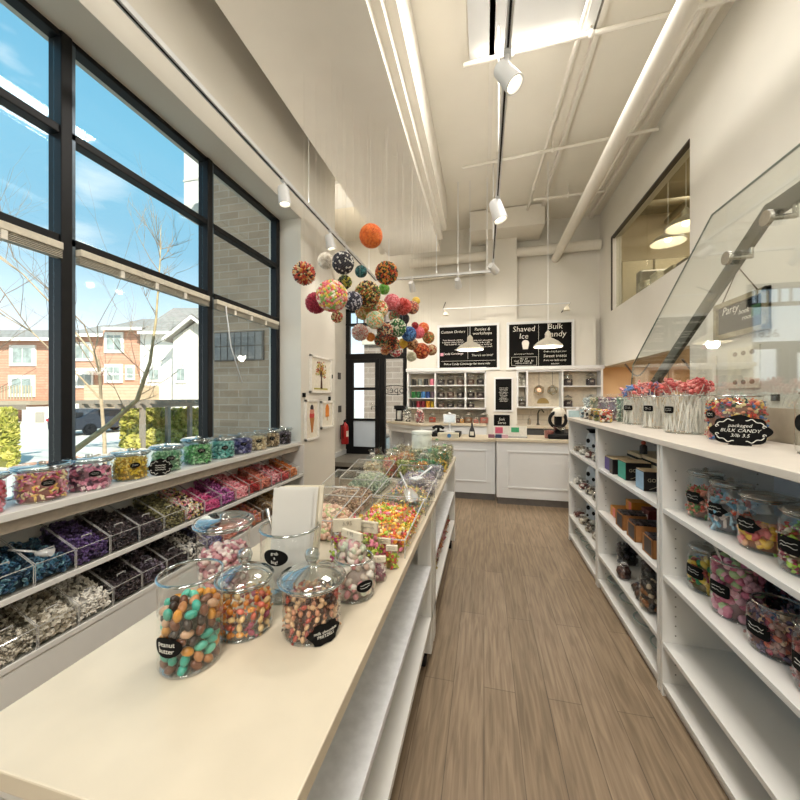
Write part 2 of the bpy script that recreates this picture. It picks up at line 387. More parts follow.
struct(mz.build('wall_mezzanine', mat('#cfc1a4', .85, var=.03, scale=3)), 'beige walls and floor of the kitchen mezzanine room')
struct(B(XW - .005, XW + .012, 3.64, 4.56, 0, .10).build('baseboard_left', WHITE), 'white baseboard under the framed candy art')

# mezzanine window trim and pane
wm = tag(B(XR - .008, XR + .05, 4.38, 6.75, 4.265, 4.295).box(XR - .008, XR + .012, 6.745, 6.77, 3.03, 4.29).build('window_2', mat('#3c352c', .5)), 'dark trimmed interior window looking into the mezzanine', 'window', kind='structure')
B(XR + .06, XR + .066, 4.40, 5.55, 3.03, 4.27).box(XR + .06, XR + .066, 5.56, 6.72, 3.03, 4.27).build('pane', glass('mezz_glass', (.90, .90, .84), .03, .3, 4), wm)
# shop window: frame, mullions, panes
fr = MB()
FX0, FX1 = XG - .035, XG + .04
for z in (1.0, 3.56): fr.box(FX0, FX1, -1.7, 3.62, z - .03, z + .035)
fr.box(FX0, FX1, 3.55, 3.62, 1.0, 3.56)
for z in (2.42, 3.02): fr.box(FX0, FX1, -1.7, 3.58, z - .024, z + .024)
win = tag(fr.build('window_1', BLACK, bevel=.005), 'tall black framed shop window along the left wall', 'window', kind='structure')
for i, y in enumerate((-.64, .43, 1.49, 2.55)):
    m = B(FX0 - .01, FX1 + .012, y - .028, y + .028, 1.0, 3.56).build('mullion', BLACK, win, bevel=.005)
    B(FX0, FX1, y + .029, y + .05, 1.0, 3.56).build('mullion_track', mat('#5d6b76', .35, .4), m)
ys = [-1.7, -.64, .43, 1.49, 2.55, 3.58]; zs = [1.02, 2.40, 3.0, 3.54]
for i in range(5):
    for j in range(3): B(XG - .004, XG + .004, ys[i] + .03, ys[i + 1] - .03, zs[j] + .03, zs[j + 1]).build('pane', G_WIN, win)
# raised roller blind headrails under the transom
bm0 = None
for i in range(5):
    y0, y1 = ys[i] + .055, ys[i + 1] - .03
    t = thing('window_blind', ['raised cream window blind beyond the left edge', 'raised cream window blind in the pane out of frame', 'raised cream window blind at the left edge of the photo', 'raised cream window blind in the middle window bay', 'raised cream window blind nearest the framed art wall'][i], 'blind', (XG + .045, (y0 + y1) / 2, 2.305))
    hl = (y1 - y0) / 2
    B(-.025, .03, -hl, hl, .045, .085).build('headrail', mat('#d9d2c0', .5), t, bevel=.004)
    sl = MB()
    for k in range(5): sl.box(-.02, .022, -hl, hl, .002 + k * .009, .006 + k * .009)
    sl.build('slat_stack', mat('#b8b2a2', .5), t)
    for k in range(1, 4): B(-.024, .026, -hl + 2 * hl * k / 4 - .012, -hl + 2 * hl * k / 4 + .012, 0, .05).build('ladder_tape', mat('#e9e4d8', .6), t)
    if i == 4: MB().tube([(0.03, -hl + .1, .05), (.05, -hl + .14, -.3), (.09, -hl + .24, -.62)], .005, 6).build('wand', WHITE, t, smooth=True)

# ceiling soffit, ducts, pipes
DUCT = mat('#e6e1d6', .7, var=.02, scale=4)
sf = B(-1.75, -.77, 1.2, 6.45, 4.20, 4.99).box(-.77, -.70, 1.2, 6.2, 4.30, 4.99).box(-.70, -.62, 1.2, 6.1, 4.42, 4.99)
struct(sf.build('soffit', DUCT), 'white boxed soffit hanging from the ceiling above the candy balls', 'soffit')
struct(B(-.25, 1.05, 6.7, 7.38, 4.62, 4.98).build('duct_box', DUCT), 'boxed ceiling duct at the top of the pillar', 'duct')
tag(MB().tube([(1.35, 1.0, 4.23), (1.35, 7.39, 4.23)], .075, 16).build('ceiling_pipe', DUCT, smooth='a'), 'thick cream pipe running along the ceiling towards the back wall', 'pipe')
tag(MB().tube([(-1.5, 7.25, 4.32), (2.1, 7.25, 4.38)], .09, 16).build('ceiling_duct', DUCT, smooth='a'), 'cream round duct along the top of the back wall', 'duct')
tag(MB().tube([(-1.5, 7.33, 4.02), (.02, 7.33, 4.05)], .04, 12).build('ceiling_duct', DUCT, smooth='a'), 'thin lower duct on the back wall left of the pillar', 'duct')
tag(MB().tube([(-1.9, 3.9, 4.7), (-1.9, 6.3, 4.55), (-2.0, 6.9, 4.5)], .08, 12).build('ceiling_pipe', DUCT, smooth='a'), 'cream pipe above the left wall beside the soffit', 'pipe')
for i, (a, b) in enumerate((((-.3, 5.2, 4.86), (2.1, 5.0, 4.86)), ((-.2, 3.6, 4.86), (2.1, 3.5, 4.86)), ((.9, 2.2, 4.9), (.75, 7.0, 4.9)), ((1.85, 2.4, 4.9), (1.8, 7.2, 4.9)), ((.8, 6.2, 4.8), (1.85, 6.2, 4.8)))):
    pm = MB().tube([a, b], .022, 8)
    for k in range(3):
        q = Vector(a).lerp(Vector(b), .2 + .3 * k); pm.tube([q, (q.x, q.y, 4.99)], .008, 6); pm.ball(q, .035, n=8, k=6)
    tag(pm.build('sprinkler_pipe', DUCT, smooth='a'), 'thin cream sprinkler pipe on the ceiling, ' + ['crossing in front of the pillar top', 'crossing nearest the camera', 'running lengthwise beside the pillar', 'running lengthwise by the right wall', 'short crossing piece near the back wall'][i], 'pipe')
for i, (x0, x1) in enumerate(((.05, .0), (1.0, .95), (1.95, 1.9))):
    struct(B(x0 + .0, x0 + .05, 1.5, 7.4, 4.93, 5.0).build('trim_%d' % (i + 1), DUCT), 'cream ceiling seam strip, ' + ('left', 'middle', 'right')[i] + ' one')
for i, (x, y) in enumerate(FILL_PANELS):
    t = tag(B(x - .56, x + .56, y - .56, y + .56, 4.93, 4.99).build('added_light_panel', WHITE), 'added square fill light panel ' + ['just behind the camera', 'at the front of the shop', 'over the aisle between the ceiling pipes', 'overhead near the shelves'][i], 'ceiling light')  # invented housing for each added fill lamp

# entrance: landing, door wall
tag(B(-2.98, -1.62, 6.35, 7.4, .22, .30).build('landing', mat('#77736a', .6, var=.1, scale=10)), 'grey raised landing in front of the entrance door', 'landing', kind='structure')
tag(B(-2.98, -1.62, 6.37, 6.40, 0, .22).build('trim_4', BLACK), 'black riser under the entrance landing', 'trim', kind='structure')
struct(B(-2.98, -2.965, 6.4, 7.4, .30, .40).build('baseboard_entrance', WHITE), 'white baseboard beside the entrance')
DY = 7.43
d = MB()
d.box(-2.98, -2.90, DY - .05, DY + .06, .3, 3.5); d.box(-1.68, -1.60, DY - .05, DY + .06, .3, 3.5); d.box(-2.98, -1.6, DY - .05, DY + .06, 3.42, 3.5)
d.box(-2.98, -1.6, DY - .06, DY + .06, 2.38, 2.50); d.box(-2.20, -2.08, DY - .05, DY + .06, .3, 2.42); d.box(-2.13, -1.62, DY - .04, DY + .05, .3, .42); d.box(-2.98, -1.6, DY - .06, DY + .06, 3.12, 3.17)
for k in range(8): d.box(-2.9 + k * .16, -2.88 + k * .16, DY - .02, DY + .02, 3.17, 3.42)
df = tag(d.build('door_1', BLACK, bevel=.004), 'black framed glass entrance with transom and sidelight', 'door', kind='structure')
B(-2.90, -1.68, DY - .004, DY + .004, 2.50, 3.12).build('transom_pane', G_WIN, df)
B(-2.08, -1.68, DY - .004, DY + .004, .42, 2.38).build('sidelight_pane', G_WIN, df)
lf = MB()
lf.box(-2.90, -2.80, DY - .06, DY, .3, 2.38); lf.box(-2.30, -2.20, DY - .06, DY, .3, 2.38)
for a, b in ((.3, .46), (1.03, 1.08), (1.70, 1.76), (2.30, 2.38)): lf.box(-2.81, -2.29, DY - .06, DY, a, b)
leaf = lf.build('door_leaf', BLACK, df, bevel=.004)
B(-2.80, -2.30, DY - .035, DY - .027, 1.08, 1.70).box(-2.80, -2.30, DY - .035, DY - .027, 1.76, 2.30).build('leaf_pane', G_WIN, leaf)
B(-2.80, -2.30, DY - .035, DY - .027, .46, 1.03).build('lower_panel', mat('#c3cfdb', .5, var=.03, scale=4), leaf)
MB().tube([(-2.36, DY - .12, 1.28), (-2.36, DY - .12, 1.42)], .012, 8).tube([(-2.36, DY - .12, 1.35), (-2.27, DY - .06, 1.35)], .01, 8).build('handle', STEEL, leaf, smooth=True)
place(text_mb('1836', .20), facing('mirror', (-1.88, DY - .012, 2.64))).build('house_number', BLACKM, df)
opt_ = thing('open_sign', 'small oval sign reading open, seen reversed, in the door sidelight', 'sign', (-1.87, DY - .06, 1.60))
ring = MB(); ring.tube([(.28 * math.cos(a), 0.01, .10 + .10 * math.sin(a)) for a in [2 * PI * k / 32 for k in range(33)]], .008, 6)
ring.build('sign_frame', BLACKM, opt_); place(text_mb('open', .22), facing('mirror', (0, 0, .10))).build('lettering', BLACKM, opt_)

# ================================================================== OUTSIDE
struct(B(-70, -3.25, -30, 60, -.7, -.45).build('ground_outside', mat('#d8d2c6', .95, var=.06, scale=.5)), 'pale paved yard and driveway outside the shop window', 'ground')
struct(B(-2.9, 20, 7.7, 60, -.1, .28).build('pavement_outside', mat('#cfcac0', .95, var=.06, scale=.5)), 'pale pavement outside the entrance door', 'ground')
TANB = brick('tan_brick', '#d0b59c', '#bfa389', '#d6c4b0', (PI / 2, 0, 0), .32, .105, .007)
TANB2 = brick('tan_brick_far', '#a39284', '#948375', '#b0a294', (PI / 2, 0, 0), .6, .2, .02)
bw = thing('brick_building', 'tan brick building wing beside the shop window', 'building', (-3.2, 4.4, -.45))
B(-3.90, -3.215, 4.34, 7.2, -.45, 10).box(-3.215, -2.42, 4.34, 4.39, -.45, 10).build('wall', TANB, bw, world=True)
q0, q1 = at(215, 333, Y=4.33), at(264, 360, Y=4.33)
f = B(q0.x, q1.x, 4.315, 4.345, q1.z, q0.z).build('window_frame', mat('#6f655c', .6), bw, world=True)
g = MB()
for k in range(7):
    w7 = (q1.x - q0.x - .02) / 7; x0 = q0.x + .012 + k * w7; g.box(x0, x0 + w7 - .015, 4.308, 4.318, q1.z + .015, (q0.z + q1.z) / 2 - .01); g.box(x0, x0 + w7 - .015, 4.308, 4.318, (q0.z + q1.z) / 2 + .01, q0.z - .015)
g.build('pane', mat('#8d8a86', .15, .0, .1), f, world=True)
b2 = thing('brick_building', 'tan brick building seen through the entrance door', 'building', (-1, 13, 0))
B(-4.15, 6, 12, 14, 0, 9).build('wall', TANB2, b2, world=True)
B(-4.2, 6, 11.9, 12.0, 3.4, 3.7).build('stone_band', mat('#cfc6b4', .8), b2, world=True)
bx = at(184, 215, Y=4.5); cz = bx.z
B(bx.x, -3.90, 4.5, 7.0, cz + .12, 10).build('upper_bay', mat('#ebe7de', .8), bw, world=True)
B(bx.x - .05, -3.90, 4.45, 7.0, cz, cz + .12).box(bx.x - .01, -3.90, 4.49, 4.5, cz + .5, cz + .53).build('bay_trim', mat('#d2cdc2', .8), bw, world=True)
def siding(name, c1, c2, c3, sw=6, sh=.22): return brick(name, c1, c2, c3, (PI / 2, 0, 0), sw, sh, .02)
ORB = siding('orange_siding', '#dcaa90', '#d29c80', '#bd8a70'); BEI = siding('beige_siding', '#dcc4a8', '#d2b898', '#b8a084', 6, .25)
BOARDS = siding('board_siding', '#efe9dc', '#ebe4d6', '#cfc8ba', .45, 20)
CREAM = mat('#efebe2', .85, var=.03, scale=1)
ROOF = brick('grey_shingle_roof', '#a39e96', '#b0aaa2', '#857f78', (0, 0, 0), .6, .3, .02)
WPANE = mat('#9aa59f', .15, var=.3, scale=2, spec=.8)
# a house is built in its own frame: x to the right along the facade, y deeper, turned with the street (rz = YAW)
def house(label, D, px): return (thing('townhouse', label, 'house', (((px - 400) / F * D) * math.cos(YAW) - D * math.sin(YAW), ((px - 400) / F * D) * math.sin(YAW) + D * math.cos(YAW), -.45), YAW), D, (px - 400) / F * D)
def hb(h, name, m, x0, x1, yt, yb, d0=0.0, depth=.1, parent=None, **k):
    """box on the house: pixel-measured width and height at the facade distance, front at facade + d0"""
    root, D, ox = h; d = D + d0; X = lambda p: (p - 400) / F * d - ox; Zt = (CY - yt) / F * d + HC + .45; Zb = 0 if yb is None else (CY - yb) / F * d + HC + .45
    return B(X(x0), X(x1), d0, d0 + depth, Zb, Zt).build(name, m, parent or root, **k)
def hwin(h, x0, x1, y0, y1, d0=0.0, n=2):
    f = hb(h, 'window', CREAM, x0, x1, y0, y1, d0 - .12, .14); root, D, ox = h; w_ = (x1 - x0); iy = (y1 - y0) * .16
    for k in range(n):
        a_ = x0 + w_ * (.14 + (.76 * k) / n); b_ = x0 + w_ * (.10 + .76 * (k + 1) / n); hb(h, 'pane', WPANE, a_, b_, y0 + iy, y1 - iy, d0 - .15, .04, parent=f)
def hroof(h, x0, x1, ye, yr, d0=-.7, dr=4.0, dd=9.0, lip=True):
    root, D, ox = h; X = lambda p, d: (p - 400) / F * d - ox; Z = lambda y, d: (CY - y) / F * d + HC + .45; e, q, g = D + d0, D + dr, D + dd
    V = [(X(x0, e), d0, Z(ye, e)), (X(x1, e), d0, Z(ye, e)), (X(x1, e), dr, Z(yr, q)), (X(x0, e), dr, Z(yr, q)), (X(x1, e), dd, Z(ye, e)), (X(x0, e), dd, Z(ye, e))]
    MB().add(V, [(0, 1, 2, 3), (3, 2, 4, 5), (0, 3, 5), (1, 4, 2), (0, 5, 4, 1)]).build('roof', ROOF, root)
    if lip: hb(h, 'eave', CREAM, x0, x1, ye - .5, ye + 2.5, d0 - .05, .12)
h1 = house('orange clapboard townhouse with white trimmed windows, left of the white gabled one', 30, 105)
hb(h1, 'wall', ORB, 103, 139, 329, None, 0, 8); hb(h1, 'side_wall', ORB, 62, 104, 337, None, .8, 7)
hroof(h1, 101, 141, 327.5, 319); hroof(h1, 60, 104, 334, 325, d0=.1, dr=4.5)
hwin(h1, 104, 123, 332, 353); hwin(h1, 104, 122, 364, 383); hwin(h1, 125, 134, 365, 380, n=1); hwin(h1, 73, 92, 342, 361, .8); hwin(h1, 75, 93, 372, 388, .8)
hb(h1, 'porch_wall', BEI, 84, 140, 385, None, -2.2, 2.2); hb(h1, 'porch_roof_edge', CREAM, 72, 100, 368, 371, -.6, 1.4)
hb(h1, 'garage_wall', CREAM, 70, 86, 401, None, -2.6, 2.6); hb(h1, 'side_door', mat('#c9c2b4', .7), 97, 111, 410, None, -2.3, .12)
h2 = house('white gabled townhouse with grey shingle roof left of the brick wing', 30, 170)
hb(h2, 'wall', CREAM, 140, 176, 331, None, .1, 8); hroof(h2, 137, 212, 331.5, 308, dr=4, dd=9)
root, D, ox = h2; X_ = lambda p: (p - 400) / F * (D - 1.2) - ox; Z_ = lambda y: (CY - y) / F * (D - 1.2) + HC + .45
MB().prism([(X_(173), 0), (X_(208), 0), (X_(208), Z_(331)), (X_(196), Z_(322)), (X_(173), Z_(338))], 1.4, 'y', -1.2).build('gable_wall', BOARDS, root)
MB().prism([(X_(168), Z_(342)), (X_(196), Z_(319.5)), (X_(216), Z_(334)), (X_(216), Z_(330)), (X_(196), Z_(315)), (X_(168), Z_(338))], 5, 'y', -1.8).build('gable_roof', ROOF, root)
MB().prism([(X_(168), Z_(343)), (X_(196), Z_(320.5)), (X_(216), Z_(335)), (X_(216), Z_(332)), (X_(196), Z_(317)), (X_(168), Z_(339.5))], .12, 'y', -1.95).build('barge_board', CREAM, root)
hwin(h2, 175, 186, 366, 383, -1.2); hwin(h2, 147, 160, 367, 382, .1)
h4 = house('orange end townhouse glimpsed behind the window mullion', 34, 215)
hb(h4, 'wall', ORB, 193, 225, 334, None, 0, 7); hroof(h4, 190, 228, 332, 326)
h3 = house('orange townhouse with a balcony at the left edge of the shop window', 30, 10)
hb(h3, 'wall', ORB, -70, 50, 339, None, 0, 8); hroof(h3, -72, 53, 338, 330)
hwin(h3, 9, 35, 345, 366); hwin(h3, 8, 34, 375, 397); hwin(h3, -40, -15, 345, 366)
hb(h3, 'garage_wall', CREAM, 22, 60, 407, None, -2.4, 2.4); hb(h3, 'garage_door', mat('#a39b8e', .7), 35, 44, 412, None, -2.46, .1); hb(h3, 'balcony_slab', mat('#a0937f', .8), -40, 30, 401, 405, -2.4, 2.4)
br_w = MB()
for k in range(24): hx_ = (-38 + 3 * k - 400) / F * 27.6 - h3[2]; br_w.box(hx_, hx_ + .06, -2.4, -2.34, 1.8, 2.9)
br_w.build('balcony_railing', mat('#b5a88c', .8), h3[0])
# car
cp = at(103, 433, X=-21); car = thing('car', 'small dark grey car parked in the driveway outside', 'car', (-21, cp.y, -.45))
cb = MB().prism([(-2.1, .3), (2.0, .3), (2.1, .75), (1.3, .9), (.7, 1.35), (-.9, 1.38), (-1.7, .95), (-2.15, .9)], 1.7, 'x', -.85)
cb.v = [(v[0] * (0.82 if v[2] > 1.2 else 1), v[1], v[2]) for v in cb.v]; cb.build('body', mat('#3b3f46', .25, .4), car, smooth='a', bevel=.05)
MB().prism([(-.8, .95), (.95, .93), (.6, 1.28), (-.8, 1.3)], 1.72, 'x', -.86).build('side_window', mat('#15181c', .1), car)
MB().box(-.7, .7, -1.98, -1.5, .95, 1.2).build('rear_window', mat('#15181c', .1), car)
for sx_ in (-.84, .84):
    for sy_ in (-1.3, 1.3): MB().lathe([(.0, -.1), (.3, -.1), (.3, .1), (0, .1)], (sx_, sy_, .3), 18, axis='x').build('wheel', BLACKM, car, smooth='a')
for sx_ in (-.65, .65): MB().box(sx_ - .15, sx_ + .15, -2.2, -2.1, .75, .88).build('tail_light', mat('#b3202a', .3), car)
# hedges, pergola
hc = ['#a3a04a', '#b5ad58', '#c4ba6a', '#878a40']
rng = np.random.default_rng(3)
for i, (xa, xb) in enumerate(((127, 141), (143, 152), (153, 166), (165, 180), (182, 197), (-3, 9))):
    X0 = -13.5; a, b = at(xa, 440, X=X0), at(xb, 440, X=X0); cyy = (a.y + b.y) / 2; hw = (b.y - a.y) / 2 * .88; zt = at(xa, 409, X=X0).z + .45
    pts = []
    for k in range(620):
        th = rng.random() * 2 * PI; hh = rng.random() ** .8; rr = (1 - .25 * hh ** 4) * (.92 + .12 * rng.random()); c_, s_ = math.cos(th), math.sin(th)
        pts.append((.45 * rr * np.sign(c_) * abs(c_) ** .6, hw * rr * np.sign(s_) * abs(s_) ** .6, hh * zt))
    core = MB().box(-.38, .38, -hw * .85, hw * .85, 0, zt * .96)
    tag(swarm('hedge', 'flat', pts, .07, hc, loc=(X0, cyy, -.45), seed=i, core=core, rough=.8, spec=.1), 'clipped yellow green hedge, ' + ['first from the car side', 'narrow one second from the car side', 'third from the car side', 'fourth from the car side', 'nearest the window mullion on the right', 'at the far left edge behind the jars'][i], 'hedge', 'clipped hedges under the pergola')
for i, (px, w_) in enumerate(((135, .3), (153, .35), (172, .3), (190, .34))):
    p_ = at(px, 438, X=-12.6); pts = [(w_ * s * math.sqrt(1 - c * c) * math.cos(t_), w_ * s * math.sqrt(1 - c * c) * math.sin(t_), w_ * (1 + c * s)) for c, t_, s in zip(rng.random(180) * 2 - 1, rng.random(180) * 6.28, .9 + .15 * rng.random(180))]
    tag(swarm('round_shrub', 'flat', pts, .055, hc[1:3], loc=(-12.6, p_.y, -.45), seed=40 + i, core=MB().ball((0, 0, w_), w_ * .88), rough=.8, spec=.1), 'small round clipped shrub in front of the hedges, ' + ['first from the car', 'second from the car', 'third from the car', 'fourth from the car'][i], 'shrub', 'round shrubs in front of the hedges')
pg = thing('pergola', 'grey timber pergola over the row of hedges', 'pergola', (-13, at(155, 400, X=-13).y, -.45))
ya, yb = at(100, 400, X=-13).y, at(215, 400, X=-13).y; zt = at(125, 405, X=-13).z
PW = mat('#8d8172', .9, var=.15)
for xx in (-12.3, -13.9): B(xx - .06, xx + .06, ya, yb, zt - .1, zt + .06).build('beam', PW, pg, world=True)
rf = MB(); k = ya
while k < yb: rf.box(-14.4, -11.8, k, k + .07, zt + .06, zt + .18); k += .4
rf.build('rafter_set', PW, pg, world=True)
for k in range(5):
    yy = ya + (yb - ya) * (.18 + .2 * k)
    B(-12.37, -12.23, yy - .07, yy + .07, -.45, zt).build('post', PW, pg, world=True)
pl_ = thing('pergola', 'timber pergola at the far left beside the dark shrub', 'pergola', (-14, at(5, 400, X=-14).y, -.45))
yb = at(24, 400, X=-14).y; B(-14.1, -13.9, yb - 3, yb, zt - .1, zt + .06).build('beam', PW, pl_, world=True); B(-14.07, -13.93, yb - 1.4, yb - 1.26, -.45, zt).build('post', PW, pl_, world=True)
# bare trees
def bare_tree(label, loc, h, seed, lean=(0, 0), r0=.09, col='#b7a183', levels=5):
    rnd = random.Random(seed); mb = MB(); tw = MB()
    def grow(p, d, L, r, lv):
        q = p; pts = [p]; n = 3
        for k in range(n):
            d = (d + Vector((rnd.uniform(-.12, .12), rnd.uniform(-.12, .12), rnd.uniform(-.02, .1)))).normalized(); q = q + d * L / n; pts.append(q)
        (mb if lv >= levels - 2 else tw).tube(pts, [r * (1 - .4 * k / n) for k in range(n + 1)], 6 if lv > 2 else 4, caps=False)
        if lv <= 0: return
        for k in range(3 if lv > 1 else 2):
            a = rnd.uniform(.3, .75); ax = Vector((rnd.uniform(-1, 1), rnd.uniform(-1, 1), rnd.uniform(-.2, .3))).normalized()
            nd = (d + ax * a * 1.1).normalized(); nd.z = max(nd.z, .12)
            grow(pts[rnd.choice((1, 2, 3)) if k else 3], nd.normalized(), L * rnd.uniform(.62, .85), r * .5, lv - 1)
    d = Vector((lean[0], lean[1], 1)).normalized(); grow(Vector((0, 0, 0)), d, h, r0, levels)
    t = thing('bare_tree', label, 'tree', loc); mb.build('trunk', mat(col, .9, var=.2, scale=8), t, smooth=True); tw.build('twigs', mat('#8d7c68', .9, var=.2), t, smooth=True)
path_ = [(58, 505), (72, 452), (108, 426), (137, 400), (150, 362), (156, 320), (160, 262), (161, 225)]
b0_ = at(*path_[0], X=-6); b0_.z = -.45; t = thing('bare_tree', 'leaning bare tree with a curving pale trunk close outside the shop window', 'tree', tuple(b0_)); pts_ = [at(*q_, X=-6) for q_ in path_]; pts_[0].z = -.45
MB().tube(pts_, [.055, .05, .042, .036, .028, .02, .012, .005], 8).build('trunk', mat('#b9a680', .9, var=.25, scale=8), t, smooth=True, world=True)
rnd = random.Random(21); tw_ = MB()
def twig(p, d, L, r, lv):
    q = [p]
    for k in range(3): d = (d + Vector((rnd.uniform(-.15, .15), rnd.uniform(-.18, .18), rnd.uniform(-.05, .15)))).normalized(); q.append(q[-1] + d * L / 3)
    tw_.tube(q, [r, r * .8, r * .6, r * .4], 4, caps=False)
    if lv:
        for k in range(3): twig(q[rnd.choice((1, 2, 3))], (d + Vector((rnd.uniform(-.5, .5), rnd.uniform(-.9, .9), rnd.uniform(-.2, .6)))).normalized(), L * .65, r * .55, lv - 1)
for k in range(22):
    i_ = rnd.choice((2, 3, 4, 5, 6, 6, 5)); f__ = rnd.random(); p_ = pts_[i_].lerp(pts_[i_ + 1], f__); twig(p_, Vector((rnd.uniform(-.3, .3), rnd.uniform(-1, 1), rnd.uniform(.2, 1.0))).normalized(), rnd.uniform(.4, .9), .008, 2)
tw_.build('twigs', mat('#9a8a74', .9, var=.2), t, smooth=True, world=True)
p_ = at(18, 440, X=-7); bare_tree('bare branching tree at the left edge of the shop window', (p_.x, p_.y - .2, -.45), 1.7, 11, (.0, -.3), .055)
p_ = at(92, 440, X=-9); bare_tree('tall bare tree rising between the townhouses and the shop', (p_.x, p_.y + .3, -.45), 2.9, 8, (0, -.08), .05)

# ================================================================== SHOP FURNITURE
def cname(px): return px
# ---- right shelving: three white units
SX0, SX1 = .90, 1.39
LEV = (.07, .28, .63, .975)
UN = [('tall white shelving unit, farthest of the three, beside the back counter', 3.215, 4.20), ('tall white shelving unit in the middle, holding chocolate boxes', 2.14, 3.205), ('tall white shelving unit nearest the camera, holding candy jars', .95, 2.13)]
HOLE = mat('#6f6a62', .8)
for lab, ya, yb in UN:
    t = thing('shelf_unit', lab, 'shelf unit', (SX0, (ya + yb) / 2, 0), group='white shelving units on the right')
    for y in (ya, yb - .025):
        B(SX0, SX1, y, y + .025, .0, 1.30).build('side_panel', SHELF, t, world=True, bevel=.002)
    B(SX1 - .012, SX1, ya + .025, yb - .025, .07, 1.30).build('back_panel', mat('#d3d6dc', .5, var=.02), t, world=True)
    B(SX0 + .02, SX1 - .02, ya + .025, yb - .025, .0, .05).build('toe_kick', SHELF, t, world=True)
    for z in LEV: B(SX0 + .002, SX1 - .012, ya + .025, yb - .025, z - .025, z).build('shelf', SHELF, t, world=True, bevel=.002)
    h = MB()
    for y, s_ in ((ya + .0255, 1), (yb - .0255, -1)):
        for x in (SX0 + .06, SX1 - .08):
            for k in range(22):
                z = .12 + k * .05; h.lathe([(0, 0), (.004, .0005)], (x, z, y), 6, axis='z') if False else h.box(x - .003, x + .003, min(y, y + .001 * s_), max(y, y + .001 * s_), z - .003, z + .003)
    h.build('peg_holes', HOLE, t, world=True)
tag(B(SX0 - .012, SX1 + .005, .95, 4.215, 1.30, 1.33).build('worktop_slab', mat('#ddd4c8', .35, var=.03, scale=9), bevel=.003), 'long cream worktop running over the white shelving units', 'countertop')

# ---- glass stair guard, landing edge, stair, handrail
GX = 1.42
gt = thing('stair_guard', 'frameless glass stair guard with round steel standoffs behind the shelves', 'glass guard', (GX, 2.68, 1.34))
ga = MB().prism([(4.02, 1.36), (3.92, 1.865), (2.68, 2.72), (1.62, 2.72), (1.62, 1.34)], .012, 'x', GX)
ga.build('glass_panel', G_STAIR, gt, world=True)
ge = MB().tube([(GX + .006, 3.92, 1.865), (GX + .006, 2.68, 2.72), (GX + .006, 1.62, 2.72)], .006, 6).tube([(GX + .006, 3.92, 1.865), (GX + .006, 4.02, 1.36)], .005, 6).tube([(GX + .006, 1.62, 2.72), (GX + .006, 1.62, 1.34)], .005, 6)
ge.build('glass_edge', mat('#6c7a72', .2), gt, world=True)
g2 = thing('stair_guard', 'frameless glass guard panel at the right edge beside the landing', 'glass guard', (GX, 1.0, 1.34))
B(GX, GX + .012, -.2, 1.60, 1.34, 2.72).build('glass_panel', G_STAIR, g2, world=True)
hr = thing('handrail', 'dark stainless steel flat handrail following the stair on round brackets', 'handrail', (GX + .09, 2.4, 2.5))
rail = []; A0, A1, A2 = Vector((GX + .10, 3.78, 1.62)), Vector((GX + .10, 2.36, 2.56)), Vector((GX + .10, .2, 2.60))
def bar(mb, a, b, wx, wz, m=0):
    dd = (b - a); L = dd.length; Y_ = dd.normalized(); X_ = Vector((1, 0, 0)); Z_ = X_.cross(Y_)
    R = Matrix((X_, Y_, Z_)).transposed(); mb.obox((a + b) / 2, (wx, L, wz), R, m)
rb = MB(); bar(rb, A0, A1 + (A1 - A0).normalized() * .03, .03, .095); bar(rb, A1, A2, .03, .095)
rb.build('rail', DSTEEL, hr, world=True, bevel=.006)
for i, (px, py) in enumerate(((729, 258), (769, 218))):
    q = at(px, py, X=GX - .01)
    s_ = MB().lathe([(0, -.02), (.038, -.02), (.04, -.014), (.04, 0), (0, 0)], (0, 0, 0), 24, axis='x'); s_.v = [(a + q.x, b + q.y, c + q.z) for a, b, c in s_.v]
    s_.tube([(q.x + .01, q.y, q.z), (GX + .10, q.y, q.z)], .014, 12).tube([(GX + .10, q.y, q.z - .01), (GX + .10, q.y + .0, q.z + (.09 if i else .05))], .012, 10)
    s_.build('bracket', STEEL, hr, smooth='a', world=True)
st = MB(); TAN = mat('#b0a48e', .5, var=.05)
st.box(GX + .02, XR, -.5, 2.45, 1.40, 1.48)
n = 8
for k in range(n):
    z = 1.48 - (k + 1) * 1.48 / (n + 1); y = 2.45 + k * .265; st.box(GX + .03, XR, y, y + .275, z - .05, z); st.box(GX + .03, XR, y, y + .02, z, z + .165)
tag(st.build('stairs', mat('#a89c88', .6)), 'wooden stair flight hidden behind the white shelving', 'stairs', kind='structure')
sg = MB().prism([(-.5, 1.33), (-.5, 1.495), (2.45, 1.495), (4.60, .02), (4.30, 0), (2.42, 1.33)], .028, 'x', GX - .012)
tag(sg.build('trim_5', TAN), 'tan stair edge fascia under the glass guard', 'trim', kind='structure')

# ---- left window unit: sill and two sloped candy shelves
t = thing('window_display_unit', 'long cream display unit under the shop window with two candy tiers', 'display unit', (-2.1, 1.6, 0))
ya, yb = -1.5, 3.62
B(XG + .07, -1.985, ya, yb, 1.015, 1.05).build('top_ledge', SHELF, t, world=True, bevel=.003)
B(XG + .07, -2.02, ya, yb, .955, 1.015).build('ledge_shade_strip', mat('#b7ab9c', .5), t, world=True)  # darker tone paints the shadow band under the ledge
B(XG + .05, XG + .075, ya, yb, .1, .96).build('back_panel', SHELF, t, world=True)
B(XG + .07, -1.955, ya, yb, .672, .70).build('shelf', SHELF, t, world=True, bevel=.003)
B(XG + .07, -1.935, ya, yb, .397, .425).build('shelf', SHELF, t, world=True, bevel=.003)
B(-1.965, -1.94, ya, yb, .22, .397).build('apron', SHELF, t, world=True, bevel=.003)
B(XG + .07, -2.05, ya, yb, .0, .2).build('plinth', mat('#6f675c', .7), t, world=True)
B(XG + .07, -1.955, yb - .02, yb, .2, 1.015).build('end_panel', SHELF, t, world=True)

